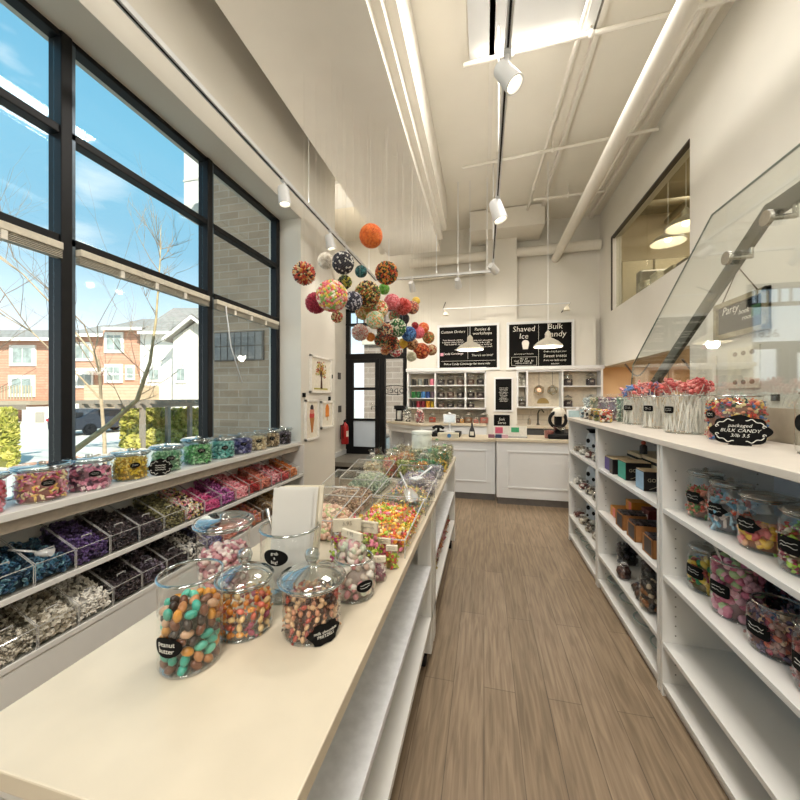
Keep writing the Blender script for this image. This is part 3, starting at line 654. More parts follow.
# ---- island: two white tables end to end
def table(lab, ya, yb, x0=-.93, x1=-.28):
    t = thing('display_table', lab, 'table', ((x0 + x1) / 2, (ya + yb) / 2, 0), group='white display tables in the middle')
    B(x0, x1, ya, yb, .895, .93).build('tabletop', TOPM, t, world=True, bevel=.003)
    B(x0 + .03, x1 - .03, ya + .03, yb - .03, .84, .895).build('apron', SHELF, t, world=True)
    for x in (x0 + .01, x1 - .09):
        for y in (ya + .01, yb - .09): B(x, x + .08, y, y + .08, .09, .895).build('leg', SHELF, t, world=True, bevel=.002)
    B(x0 + .02, x1 - .01, ya + .09, yb - .09, .565, .59).build('shelf', mat('#dfe0e2', .4), t, world=True, bevel=.002)
    B(x0 + .02, x1 - .01, ya + .02, yb - .02, .27, .30).build('lower_shelf', SHELF, t, world=True, bevel=.002)
    B((x0 + x1) / 2 - .01, (x0 + x1) / 2 + .01, ya + .09, yb - .09, .30, .85).build('centre_panel', mat('#dcdde0', .5), t, world=True)
    for x in (x0 + .06, x1 - .06):
        for y in (ya + .06, yb - .06):
            c = MB().lathe([(0, -.015), (.038, -.015), (.04, -.01), (.04, .01), (.038, .015), (0, .015)], (x, y, .04), 18, axis='x')
            c.box(x - .02, x + .02, y - .02, y + .02, .07, .27); c.build('caster', BLACKM, t, world=True, smooth='a')
    return t
table('white display table nearest the camera, carrying the big glass jars', .42, 2.09)
table('white display table at the far end, piled with bagged candy', 2.10, 3.72)

# ---- back counters
def counter(lab, x0, x1, yf, yb, h, panel):
    t = thing('service_counter', lab, 'counter', ((x0 + x1) / 2, (yf + yb) / 2, 0))
    B(x0, x1, yf, yb, .10, h - .04).build('body', WHITE, t, world=True)
    B(x0 - .01, x1 + .01, yf - .03, yb, h - .04, h).build('countertop', TOPM, t, world=True, bevel=.004)
    B(x0 + .01, x1 - .01, yf + .03, yf + .05, 0, .10).build('kick_plate', mat('#6f6b68', .4, .3), t, world=True)
    a, b, c, d = panel; m = MB(); w_ = .025
    m.box(a, b, yf - .012, yf, c, c + w_); m.box(a, b, yf - .012, yf, d - w_, d); m.box(a, a + w_, yf - .012, yf, c + w_, d - w_); m.box(b - w_, b, yf - .012, yf, c + w_, d - w_)
    m.build('panel_moulding', WHITE, t, world=True, bevel=.003); return t
counter('white panelled counter section right of centre with a cream top', .18, 1.95, 5.33, 5.95, .95, (.33, 1.45, .24, .78))
counter('white panelled counter section behind the far end of the island', -.82, .165, 5.48, 6.1, .92, (-.72, .04, .27, .76))
t = thing('service_counter', 'white moulded side counter beside the entrance landing', 'counter', (-1.3, 6.5, 0))
R_ = Matrix.Rotation(math.radians(-42), 3, 'Z'); cc = Vector((-1.27, 6.28, 0))
def ob(mb, c, s): return mb.obox(cc + R_ @ Vector(c), s, R_)
ob(MB(), (0, 0, 1.08), (1.05, .42, .04)).build('countertop', TOPM, t, world=True, bevel=.006)
m = ob(MB(), (0, 0, 1.03), (1.02, .39, .06)); ob(m, (0, 0, .96), (.98, .35, .09)); m.build('moulding', WHITE, t, world=True, bevel=.01)
for s_ in (-.45, .45): ob(MB(), (s_, 0, .46), (.06, .32, .92)).build('side_panel', WHITE, t, world=True)
ob(MB(), (0, .14, .46), (.9, .03, .92)).build('back_panel', WHITE, t, world=True); ob(MB(), (0, 0, .5), (.88, .3, .03)).build('shelf', WHITE, t, world=True)
t = thing('wall_counter', 'long low white counter against the back wall under the wall shelves', 'counter', (-.7, 7.1, 0))
B(-1.5, .05, 6.85, 7.385, .1, 1.0).build('body', WHITE, t, world=True); B(-1.52, .05, 6.82, 7.385, 1.0, 1.04).build('countertop', TOPM, t, world=True, bevel=.004)
t = thing('wall_counter', 'dark fronted sink counter against the back wall right of the pillar', 'counter', (1.3, 7.1, 0))
B(.605, 2.1, 6.85, 7.385, .1, .98).build('body', mat('#4a4a48', .4), t, world=True); B(.605, 2.1, 6.82, 7.385, .98, 1.02).build('countertop', TOPM, t, world=True, bevel=.004)
TILE = brick('white_tile', '#ded6c6', '#d8cfbe', '#bdb4a3', (PI / 2, 0, 0), .3, .1, .006, rough=.3)
struct(B(-1.52, .05, 7.385, 7.399, 1.04, 1.31).box(.60, 2.1, 7.385, 7.399, 1.02, 1.36).build('trim_6', TILE), 'pale tiled splashback behind the sink')
# wall cabinets: (label, x dividers, rows)
def wall_cab(lab, x0, x1, z0, z1, divs, rows):
    t = thing('wall_shelf', lab, 'wall shelf', ((x0 + x1) / 2, 7.25, z0)); yf = 7.10
    B(x0, x1, 7.37, 7.398, z0, z1).build('back_panel', mat('#d8cdb8', .7), t, world=True)
    B(x0, x1, yf, 7.37, z1 - .03, z1).box(x0, x1, yf, 7.37, z0, z0 + .025).build('frame', WHITE, t, world=True, bevel=.002)
    B(x0 - .02, x1 + .02, yf - .03, 7.39, z1, z1 + .07).build('cornice', WHITE, t, world=True, bevel=.01)
    for x in divs: B(x - .015, x + .015, yf, 7.37, z0 + .025, z1 - .03).build('divider', WHITE, t, world=True)
    for a, b, z in rows: B(a + .015, b - .015, yf + .005, 7.37, z - .02, z).build('shelf', WHITE, t, world=True)
    return t
wall_cab('white open wall shelf left of the pillar, three columns of jars', -1.53, .025, 1.31, 2.06, (-1.515, -.955, -.355, .03), [(a, b, z) for a, b in ((-1.515, -.955), (-.955, -.355), (-.355, .03)) for z in (1.79, 1.53)])
wall_cab('white open wall shelf right of the pillar with two globe lamps', .61, 2.1, 1.34, 2.06, (.625, .80, 1.42, 2.085), [(.625, .80, 1.76), (1.42, 2.085, 1.76)])

# ================================================================== JARS
def jar_body_prof(R, H, kind):
    if kind == 'cookie': return [(0, .004), (R * .88, .004), (R * .97, .012), (R, .03), (R, H * .80), (R * .96, H * .88), (R * .86, H * .94), (R * .84, H)]
    if kind == 'straight': return [(0, .004), (R * .95, .004), (R, .012), (R, H)]
    return [(0, .004), (R * .9, .004), (R, .02), (R, H * .86), (R * .93, H * .93), (R * .93, H)]
def jar(name, lab, x, y, z, R, H, kind='cookie', lid=None, tagang=None, tagsize=.05, tagz=.5, text=None, group=None, tsize=.02, label_shape='oval', n=32):
    t = thing(name, lab, 'jar', (x, y, z), group=group)
    pf = jar_body_prof(R, H, kind); MB().lathe(pf, n=n).build('glass_body', G_JAR, t, smooth=True)
    rr = pf[-1][0]
    MB().torus(rr, R * .05, (0, 0, H), n, 6).build('rim', G_LIP, t, smooth=True); MB().lathe([(0, .006), (R * .9, .006), (R * .93, .001), (0, .001)], n=n).build('base', G_RIM, t, smooth=True)
    if lid:
        if lid == 'dome':
            l = MB().lathe([(rr * 1.12, H + .004), (rr * 1.14, H + .012), (rr * 1.0, H + .022), (rr * .6, H + .034), (rr * .25, H + .04), (R * .12, H + .046), (R * .22, H + .056), (R * .26, H + .07), (R * .2, H + .083), (0, H + .088)], n=n)
        elif lid == 'flat':
            l = MB().lathe([(rr * 1.1, H + .002), (rr * 1.12, H + .008), (rr * 1.1, H + .02), (rr * .95, H + .024), (rr * .3, H + .02), (R * .16, H + .024), (R * .16, H + .035), (0, H + .04)], n=n)
        elif lid == 'pointed':
            l = MB().lathe([(rr * 1.08, H), (rr * .9, H + R * .3), (rr * .2, H + R * .55), (R * .12, H + R * .7), (R * .1, H + R * .95), (0, H + R * 1.0)], n=n)
        elif lid == 'ajar':
            l = MB().lathe([(rr * 1.1, 0), (rr * 1.12, .006), (rr * .98, .016), (rr * .3, .022), (0, .026)], n=n); M_ = Matrix.Translation((0, 0, H + .004)); l.v = [tuple(M_ @ Vector(v)) for v in l.v]
        lo_ = l.build('lid', G_RIM if lid != 'pointed' else G_JAR, t, smooth=True)
        MB().torus(rr * 1.13, R * .045, (0, 0, H + .010), n, 6).build('lid_edge', G_LIP, lo_, smooth=True)
    if tagang is not None:
        w_, h_ = tagsize / (R * 1.0), tagsize * .62; m = MB(); N = 20; r_ = R + .0015
        def cylp(a, zz, rr_): return (rr_ * math.cos(tagang + a), rr_ * math.sin(tagang + a), H * tagz + zz)
        ring_ = []
        for k in range(N):
            th = 2 * PI * k / N
            if label_shape == 'oval': a_, b_ = math.cos(th), math.sin(th)
            elif label_shape == 'scallop': s2 = 1 + .12 * math.cos(6 * th); a_, b_ = math.cos(th) * s2, math.sin(th) * s2
            else: c_, s_ = math.cos(th), math.sin(th); p_ = .35; a_, b_ = math.copysign(abs(c_) ** p_, c_), math.copysign(abs(s_) ** p_, s_)
            ring_.append((a_, b_))
        V = [cylp(0, 0, r_)]; 
        for q in (.5, 1): V += [cylp(a_ * w_ * q, b_ * h_ * q, r_) for a_, b_ in ring_]
        V2 = [cylp(0, 0, r_)]
        Fc = [(0, 1 + k, 1 + (k + 1) % N) for k in range(N)] + [(1 + k, 1 + N + k, 1 + N + (k + 1) % N, 1 + (k + 1) % N) for k in range(N)]
        m.add(V, Fc); lbo = m.build('label_tag', CHALK, t)
        sc = MB()
        if text:
            tm = text_mb(text, tsize, depth=.0002); sc.add([cylp(v[0] / R, v[1], r_ + .001 + v[2]) for v in tm.v], tm.f)
        else:
            rnd = random.Random(int(abs(x * 1000 + y * 77 + z * 9)))
            for row in (.28, -.18):
                pts = [cylp(w_ * (-.6 + 1.2 * k / 10), h_ * row + rnd.uniform(-1, 1) * h_ * .14, r_ + .001) for k in range(11)]; sc.tube(pts, tagsize * .018, 3, caps=False)
        sc.build('lettering', CHALKW, lbo)
    return t
def toward_cam(x, y, off=0.0): return math.atan2(-y, -x) + off
def fill(name, lab, x, y, z, R, h, s, pal, shape, seed, dens=1.0, heap=.01, rough=.35, group=None, cat='candy'):
    rng = np.random.default_rng(seed); pal_ = P[pal] if isinstance(pal, str) else pal
    core = MB().lathe([(0, .006), ((R - s * 1.3), .006), ((R - s * 1.3), h - s * .5), (0, h + heap * .6)], n=14)
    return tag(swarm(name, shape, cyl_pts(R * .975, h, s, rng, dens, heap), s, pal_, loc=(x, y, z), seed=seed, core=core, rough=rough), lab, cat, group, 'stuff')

# ---- jars on the window ledge
LEDGE = [(.80, 'pinkred', 'red and pink gummies', 'egg'), (1.045, 'pinkred', 'deep pink candies', 'egg'), (1.285, 'pinkyel', 'pink and yellow gummies', 'log'), (1.50, 'pinkmix', 'pink white and plum candies', 'cube'),
         (1.735, 'yellow', 'yellow wrapped candies', 'wrap'), (1.99, 'green', 'pale green candies', 'wrap'), (2.26, 'green2', 'bright green candies', 'wrap'), (2.51, 'aqua', 'aqua candies', 'egg'),
         (2.745, 'violet', 'navy and violet candies', 'cube'), (2.965, 'cream', 'cream coloured candies', 'egg'), (3.185, 'tan', 'tan and brown candies', 'chip'), (3.41, 'dark', 'dark plum candies', 'egg')]
for i, (y, pal, words_, shp) in enumerate(LEDGE):
    x = -2.105; R = .098 if i not in (4, 5) else .09; H = .15 if i != 6 else .17
    jar('candy_jar', 'squat glass jar of %s on the window ledge' % words_, x, y, 1.05, R, H, 'straight', 'flat', toward_cam(x, y, .25), .026, .62, group='glass jars on the window ledge')
    fill('candy', '%s filling the jar on the window ledge' % words_, x, y, 1.052, R, H * (.78 if i % 3 else .7), .011, pal, shp, 100 + i, dens=.9)
# scalloped price sign in front of the green jar
def scallop_sign(lab, loc, rz, w_, h_, lines, tsize, tilt=-.12, scroll=True):
    t = thing('price_sign', lab, 'sign', loc, rz); poly = []
    for k in range(64):
        th = 2 * PI * k / 64; r = 1 + .05 * abs(math.cos(4 * th)) + .04 * math.cos(8 * th); poly.append((w_ / 2 * r * math.cos(th), h_ / 2 + h_ / 2 * r * math.sin(th)))
    M_ = Matrix.Rotation(tilt, 4, 'X')
    b = MB().prism(poly, .006, 'y', 0); place(b, M_); b.build('board', CHALK, t, bevel=.001)
    m = MB(); n_ = len(lines)
    for i, l in enumerate(lines):
        tm = text_mb(l, tsize, depth=.0003, font_shear=.25); place(tm, M_ @ facing('-y', (0, -.001, h_ / 2 + tsize * 1.05 * ((n_ - 1) / 2 - i)))); m.add(tm.v, tm.f)
    if not lines:
        for j in range(3): m.tube([M_ @ Vector((w_ * (-.22 + .044 * k), -.002, h_ * (.62 - .13 * j) + .003 * math.sin(k * 2.1 + j))) for k in range(11)], w_ * .010, 4)
    m.build('lettering', CHALKW, t)
    if scroll:
        s_ = MB()
        for sx_ in (-1, 1):
            for sz in (-1, 1):
                pts = [M_ @ Vector((sx_ * w_ * (.40 - .30 * k / 12), -.002, h_ / 2 + sz * h_ * (.20 + .17 * math.sin(k / 12 * PI * .6)) + sz * .004 * math.sin(k))) for k in range(13)]
                s_.tube(pts, w_ * .009, 4)
                c_ = Vector((sx_ * w_ * .40, 0, h_ / 2 + sz * h_ * .14)); s_.tube([M_ @ (c_ + Vector((w_ * .035 * math.cos(a) * (1 - a / 9), -.002, w_ * .035 * math.sin(a) * (1 - a / 9)))) for a in [k * .5 for k in range(12)]], w_ * .008, 4)
        s_.build('scrollwork', CHALKW, t)
    B(-w_ * .2, w_ * .2, .01, .03, 0, .004).build('foot', CHALK, t)
    return t
q = at(155, 470, Z=1.05); scallop_sign('scalloped black price sign with white scrolls among the window ledge jars', (-2.0, 1.845, 1.05), math.radians(48), .125, .105, [], .012)

# ---- acrylic gravity bins on the two tiers
BW, BD, BF, BB = .163, .27, .095, .215
def bin_proto(lab, x, z, y):
    t = thing('candy_bin', lab, 'bin', (x, y, z), group='acrylic candy bins under the window')
    h = BW / 2 - .002; a = .003; m = MB()
    for s_ in (-1, 1): m.prism([(0, 0), (-BD, 0), (-BD, BB), (0, BF)], a, 'y', s_ * h - (a if s_ > 0 else 0))
    m.box(-a, 0, -h, h, 0, BF); m.box(-BD, -BD + a, -h, h, 0, BB); m.box(-BD, 0, -h, h, 0, a)
    m.build('box', G_ACR, t)
    L = MB().add([(.004, -h, BF + .002), (.004, h, BF + .002), (-BD, h, BB + .002), (-BD, -h, BB + .002), (.004, -h, BF + .006), (.004, h, BF + .006), (-BD, h, BB + .006), (-BD, -h, BB + .006)],
                 [(0, 1, 2, 3), (4, 5, 6, 7), (0, 1, 5, 4), (1, 2, 6, 5), (2, 3, 7, 6), (3, 0, 4, 7)])
    L.build('lid', G_ACR, t)
    ed = MB()
    for s_ in (-1, 1):
        ed.tube([(0, s_ * h, BF + .003), (-BD, s_ * h, BB + .003)], .0022, 4); ed.tube([(0, s_ * h, 0), (0, s_ * h, BF)], .002, 4)
    ed.tube([(0, -h, BF + .002), (0, h, BF + .002)], .0022, 4); ed.build('edge_trim', G_EDGE, t)
    hd = MB().tube([(-.05, -.022, BF + .03), (-.05, -.022, BF + .04), (-.05, .022, BF + .04), (-.05, .022, BF + .03)], .003, 5); hd.build('lid_handle', G_EDGE, t)
    return t
def bin_fill(lab, x, y, z, s, pal, shape, seed, level=.85):
    rng = np.random.default_rng(seed); hw = BW / 2 - s * 1.1 - .003; pts = []
    area = 2 * hw * BD
    for k in range(int(area / (s * s * 1.9))):
        u = rng.random(); yy = (rng.random() * 2 - 1) * hw; xx = -s * 1.1 - u * (BD - 2.2 * s); top = (BF + (BB - BF) * u) * level - s
        pts.append((xx, yy, max(s, top + (rng.random() - .6) * s * .7)))
    for k in range(int(2 * hw * BF * level / (s * s * 1.9))): pts.append((-s * 1.15, (rng.random() * 2 - 1) * hw, s + rng.random() * (BF * level - 2 * s)))
    for sy_ in (-1, 1):
        for k in range(int(BD * .14 / (s * s * 3.5))):
            u = rng.random(); pts.append((-s - u * (BD - 2 * s), sy_ * hw, s + rng.random() * max(.001, (BF + (BB - BF) * u) * level - 2 * s)))
    core = MB().prism([(-2 * s, s * .5), (-BD + .012, s * .5), (-BD + .012, BB * level - 2 * s), (-2 * s, BF * level - 2 * s)], 2 * hw * .96, 'y', -hw * .96)
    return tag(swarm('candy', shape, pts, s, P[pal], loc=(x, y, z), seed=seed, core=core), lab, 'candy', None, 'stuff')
UP = [('aqua', 'aqua rings', 'ring', .013), ('teal', 'teal sour strips', 'log', .010), ('blue', 'blue and teal rings', 'ring', .013), ('blue', 'blue gummy rings', 'ring', .013), ('purple', 'purple sour candies', 'chip', .009), ('grape', 'dark grape drops', 'egg', .009), ('grape', 'deep violet beans', 'egg', .008),
      ('olive', 'black and olive beans', 'egg', .008), ('liquor', 'liquorice allsorts', 'cube', .009), ('hotpink', 'hot pink candies', 'chip', .010), ('magenta', 'magenta strips', 'log', .010), ('pink', 'pale pink gummies', 'egg', .010), ('red', 'red and white candies', 'ring', .010),
      ('salmon', 'salmon sour keys', 'log', .010), ('pink', 'pink lozenges', 'chip', .010), ('red', 'bright red berries', 'ball', .009), ('orange', 'orange slices', 'chip', .010), ('gold', 'golden toffees', 'cube', .009), ('mixed', 'mixed fruit candies', 'egg', .009), ('tan', 'tan caramels', 'cube', .009)]
LO = [('white', 'white and grey twists', 'log', .011), ('silver', 'silver grey pebbles', 'egg', .010), ('grayw', 'pale green ribbon sweets', 'wrap', .009), ('grayw', 'stone coloured rocks', 'cube', .010), ('white', 'white yogurt sticks', 'log', .010), ('grape', 'dark chocolate drops', 'egg', .009), ('dark', 'black liquorice wheels', 'ring', .011),
      ('grape', 'black jelly beans', 'egg', .009), ('bw', 'black and cream mints', 'ball', .009), ('violet', 'violet pastilles', 'chip', .009), ('salmon', 'coral sour candies', 'cube', .010), ('pink', 'rosy pink gums', 'egg', .010), ('peach', 'peach gummy slices', 'chip', .010), ('brown', 'brown chocolate nuts', 'egg', .009),
      ('tan', 'tan almond clusters', 'cube', .009), ('gold', 'gold wrapped toffees', 'wrap', .008), ('choc', 'chocolate buttons', 'chip', .009), ('cream', 'cream fudge pieces', 'cube', .009), ('mixed', 'mixed sugared jellies', 'cube', .009), ('tan', 'beige nut brittle', 'chip', .009)]
yC = [1.334 + .0825 - .165 * 4 + .166 * k for k in range(17)]
proto = None
for tier, (rows, xf, zf, nm) in enumerate(((UP, -1.96, .70, 'upper'), (LO, -1.94, .425, 'lower'))):
    for k, y in enumerate(yC):
        pal, words_, shp, s_ = rows[k]
        lab = 'clear acrylic bin of %s on the %s tier under the window' % (words_, nm)
        if proto is None: proto = bin_proto(lab, xf, zf, y)
        else: dup(proto, loc=(xf, y, zf), label=lab)
        bin_fill('%s inside the bin on the %s tier' % (words_, nm), xf, y, zf + .004, s_, pal, shp, 200 + 40 * tier + k, .86 if (k + tier) % 3 else .7)
# scoops lying on bins
def scoop(lab, loc, rz):
    t = thing('scoop', lab, 'scoop', loc, rz, 'clear candy scoops')
    MB().lathe([(.001, 0), (.018, .005), (.024, .03), (.026, .06)], n=12, a0=PI, a1=2 * PI, axis='x').build('bowl', G_EDGE, t, smooth=True)
    MB().tube([(0, 0, 0), (-.05, 0, .01), (-.10, 0, .02)], .005, 6).build('handle', G_EDGE, t, smooth=True); return t
s0 = scoop('clear scoop standing on a teal bin of the upper tier', (-2.0, 1.20, .84), .5)

# ---- six big jars at the front of the island
TB = .93
def big_candies(name, lab, group, x, y, z, R, h, s, cols, shape, seed, nmax):
    """individual candies packed against the glass and over the top, plus a dark core of the same candy"""
    rng = np.random.default_rng(seed); V, Fc = T[shape]; protos = []
    for i, (hx, wd) in enumerate(cols):
        me = bpy.data.meshes.new(name); me.from_pydata((V * s).tolist(), [], [tuple(f) for f in Fc]); me.materials.append(mat(hx, .3)); me.shade_smooth(); protos.append(me)
    pts = []; row = 0; zz = s * .9
    while zz < h - s * .3:
        n_ = int(2 * PI * (R - s * 1.1) / (s * 2.25)); off = rng.random() * 6
        for k in range(n_):
            a = 2 * PI * k / n_ + off; pts.append(((R - s * 1.25) * math.cos(a), (R - s * 1.25) * math.sin(a), zz + (rng.random() - .5) * s * .3))
        zz += s * 1.7
    r = R - s * 2.6
    while r > s * .5:
        n_ = max(1, int(2 * PI * r / (s * 2.2))); off = rng.random() * 6
        for k in range(n_): a = 2 * PI * k / n_ + off; pts.append((r * math.cos(a), r * math.sin(a), h - s * .8 + (rng.random()) * s * .8))
        r -= s * 1.9
    camdir = Vector((-x, -y)).normalized(); pts.sort(key=lambda p: -(p[0] * camdir.x + p[1] * camdir.y + p[2] * .8))
    for i, p_ in enumerate(pts[:nmax]):
        c = int(rng.integers(0, len(cols))); o = bpy.data.objects.new(name, protos[c]); C.objects.link(o); o.location = (x + p_[0], y + p_[1], z + p_[2])
        o.rotation_euler = tuple(rng.random(3) * 6.28); tag(o, cols[c][1] + ' ' + lab, 'candy', group)
    rest = pts[nmax:]
    if rest: tag(swarm(name, shape, rest, s, [c[0] for c in cols], loc=(x, y, z), seed=seed, core=MB().lathe([(0, .006), (R - s * 2.4, .006), (R - s * 2.4, h - s * 1.8), (0, h - s * 1.8)], n=12)), 'the far side of the candies ' + lab, 'candy', None, 'stuff')
# A teal and chocolate
jar('candy_jar', 'open glass jar of teal and brown candy eggs, front left of the island', -.6745, .7035, TB, .068, .205, 'straight', None, toward_cam(-.6745, .7035, -.75), .036, .36, 'peanut\nbutter', tsize=.015, n=48)
big_candies('candy_egg', 'candy egg in the front left glass jar', 'candy eggs in the front left jar', -.6745, .7035, TB + .004, .066, .142, .0115, [('#2fa08c', 'teal'), ('#57b8a0', 'pale teal'), ('#6a3c24', 'chocolate brown'), ('#b87a48', 'caramel'), ('#2a1a14', 'black'), ('#cc8a2c', 'amber'), ('#c9a080', 'beige')], 'egg', 1, 85)
# B orange
jar('candy_jar', 'lidded round glass jar of orange wrapped candies at the island front', -.629, .8376, TB, .076, .125, 'cookie', 'dome', None, n=48)
big_candies('wrapped_candy', 'wrapped candy in the lidded round jar', 'wrapped candies in the lidded orange jar', -.629, .8376, TB + .004, .074, .086, .0115, [('#e0862c', 'orange'), ('#e8a04a', 'light orange'), ('#d9705a', 'coral'), ('#a8556a', 'plum'), ('#e8c48a', 'cream')], 'wrap', 2, 75)
# C chocolates
jar('candy_jar', 'lidded glass jar of chocolate wrapped candies with a black scalloped label', -.447, .87, TB, .077, .13, 'straight', 'dome', toward_cam(-.447, .87, .45), .045, .22, 'milk chocolate\nPRETZELS', tsize=.0105, label_shape='scallop', n=48)
big_candies('wrapped_chocolate', 'foil wrapped chocolate in the scallop labelled jar', 'foil chocolates in the scallop labelled jar', -.447, .87, TB + .004, .0755, .094, .0095, [('#5a2c1c', 'brown'), ('#2a1812', 'dark'), ('#c98a6a', 'copper'), ('#e0b48a', 'gold'), ('#b04a3a', 'red brown')], 'wrap', 3, 95)
# D tall
jar('candy_jar', 'tall lidded glass jar half full of pink popcorn candy on the island', -.819, .988, TB, .078, .205, 'straight', 'flat', None, n=48)
fill('popcorn_candy', 'pink and white popcorn candy in the tall lidded jar', -.819, .988, TB + .003, .077, .12, .0095, ['#c98a90', '#e6c9c4', '#9a5a64', '#efe0d8'], 'egg', 61)
# E grab a bag
jar('paper_bag_jar', 'open glass jar holding paper bags, labelled grab a bag', -.606, 1.028, TB, .090, .205, 'straight', None, toward_cam(-.606, 1.028, -.5), .040, .70, 'grab\na\nbag!', tsize=.0135, n=48)
PAPER = mat('#e2dac6', .7, var=.04, scale=20)
for k in range(5):
    pb = MB(); o_ = .006 * k
    pb.add([(-.055, 0, .012), (.055, 0, .012), (.062, .012, .19), (.064, .02, .325), (-.060, .02, .325), (-.058, .012, .19), (-.055, .004, .012), (.055, .004, .012), (.062, .016, .19), (.064, .023, .325), (-.060, .023, .325), (-.058, .016, .19)],
           [(0, 1, 2, 5), (5, 2, 3, 4), (6, 7, 8, 11), (11, 8, 9, 10), (0, 6, 11, 5), (5, 11, 10, 4), (1, 2, 8, 7), (2, 3, 9, 8), (0, 1, 7, 6)])
    b_ = pb.build('paper_bag', glass('waxed_paper_%d' % k, (.9, .88, .82), .02, .1, 2, milk=.6) if k < 2 else PAPER, loc=(-.606 + .005 * k, 1.010 + .009 * k, TB + .004)); b_.rotation_euler = (.02, .06 + .02 * (k % 2), .5)
    tag(b_, 'flat white waxed paper bag standing in the grab a bag jar, ' + ['frontmost', 'second from the front', 'middle one', 'second from the back', 'rearmost'][k], 'paper bag', 'paper bags in the glass jar')
MB().tube([(-.66, 1.10, TB + .02), (-.715, 1.06, TB + .245)], .004, 8).lathe([(0, 0), (.01, .0), (.01, .012), (0, .012)], (-.715, 1.06, TB + .24), 10)
t_ = MB().tube([(0, 0, 0), (-.045, -.03, .23)], [.003, .0055], 8).build('tongs', STEEL, loc=(-.655, 1.075, TB + .02), smooth=True); tag(t_, 'thin steel tongs leaning out of the paper bag jar', 'tongs')

# ---- cellophane treat bags
def treat_bag(lab, loc, w_, h_, pal, shape='wrap', s=.010, header=True, rz=0.0, seed=0, group=None, top='header', hdr=None, ribbon='#ffffff', d_=None, low=False, fill_=None):
    t = thing('candy_bag', lab, 'candy bag', loc, rz, group); d_ = d_ or w_ * .7; rng = np.random.default_rng(seed)
    k_ = 14; prof = [(.05, 0), (.85, .01), (1, .15), (1.0, .5), (.8, .72), (.35, .86), (.22, .9), (.5, 1.0)] if top == 'twist' else [(.05, 0), (.9, .01), (1, .12), (1, .6), (.95, .85), (.9, 1)]
    m = MB(); V = []; Fc = []
    for r, z in prof:
        for i in range(k_):
            a = 2 * PI * i / k_; fl = 1 if z < .7 else (.35 if top != 'twist' else 1)
            V.append((w_ / 2 * r * math.copysign(abs(math.cos(a)) ** .7, math.cos(a)), d_ / 2 * r * fl * math.copysign(abs(math.sin(a)) ** .7, math.sin(a)) + .002 * ((i * 7 + len(V)) % 3), z * h_))
    for j in range(len(prof) - 1): Fc += [(j * k_ + i, j * k_ + (i + 1) % k_, (j + 1) * k_ + (i + 1) % k_, (j + 1) * k_ + i) for i in range(k_)]
    m.add(V, Fc).build('wrapper', G_CELLO, t, smooth=True)
    hf = h_ * (fill_ or (.58 if top == 'twist' else .66))
    n_ = int((w_ + d_) * 2 * hf / (s * s * 5.0)) + int(w_ * d_ / (s * s * 3)); pts = []
    for i in range(n_):
        a = rng.random() * 6.28; rr = math.sqrt(rng.random()) if rng.random() < .3 else .96
        pts.append(((w_ / 2 - s) * rr * math.copysign(abs(math.cos(a)) ** .7, math.cos(a)), (d_ / 2 - s) * rr * math.copysign(abs(math.sin(a)) ** .7, math.sin(a)), s + rng.random() * max(.001, hf - 2 * s) if rr > .95 else hf - s))
    tag(swarm('contents', shape, pts, s, P[pal] if isinstance(pal, str) else pal, parent=t, seed=seed, core=MB().box(-w_ * .3, w_ * .3, -d_ * .3, d_ * .3, .004, hf - 1.5 * s)), kind='stuff')
    if top == 'header':
        B(-w_ * .42, w_ * .42, -.006, .006, h_ * .74, h_ * .98).build('header_card', mat('#ddd3bd', .7), t, bevel=.002)
        l = MB()
        if hdr: tm = text_mb(hdr, w_ * .17, depth=.0003); place(tm, facing('-y', (0, -.0085, h_ * .9))); l.add(tm.v, tm.f)
        else:
            for r_ in (.95, .86): l.tube([(w_ * (-.3 + .06 * k), -.008, h_ * r_ + random.uniform(-1, 1) * h_ * .012) for k in range(11)], .0008, 3, caps=False)
        l.build('lettering', mat('#8a7f70', .7), t)
    elif top == 'twist':
        MB().torus(w_ * .12, .003, (0, 0, h_ * .885), 14, 5).tube([(0, -w_ * .12, h_ * .88), (w_ * .12, -w_ * .18, h_ * .8)], .002, 4).tube([(0, -w_ * .12, h_ * .88), (-w_ * .1, -w_ * .2, h_ * .82)], .002, 4).build('ribbon', mat(ribbon, .5), t)
    return t
# price jar with bags on it beside the tray
jar('candy_jar', 'short glass jar of pale pink mints under the candy bags', -.400, 1.06, TB, .070, .115, 'cookie', None, toward_cam(-.40, 1.06, .5), .028, .45, label_shape='oval', n=40)
fill('mint', 'pale pink and grey mints in the short jar under the bags', -.400, 1.06, TB + .003, .069, .09, .012, ['#d8b8a8', '#c9cfc0', '#e6dcd0', '#b8a89a', '#c98a8a'], 'egg', 71)
treat_bag('clear bag of pale mints with a cream header card, on the short jar', (-.405, 1.055, TB + .10), .10, .10, ['#d8c8b8', '#c0c8b0', '#e6dcd0', '#c99a9a'], rz=-.4, seed=5, s=.012, shape='egg', hdr='1.95', d_=.07)
treat_bag('clear bag of magenta and lime candies with a header, behind the round lids', (-.475, 1.19, TB), .12, .19, ['#a8285a', '#c0508a', '#c9c83a', '#9fb83a', '#e6d0dc'], rz=.35, seed=6, s=.013, hdr='3.95', d_=.08)
treat_bag('clear bag of lime and pink candies with black label beside the tray', (-.415, 1.235, TB), .10, .17, ['#a8bf3a', '#c9d860', '#d03a6a', '#e88aa0', '#86a02c'], rz=-.1, seed=7, s=.013, d_=.08)
treat_bag('small clear bag of dusty pink chocolates at the island edge', (-.345, 1.15, TB), .055, .085, ['#8a4a5a', '#b88a94', '#d8c8c0'], rz=.3, seed=8, s=.008, hdr='95c')
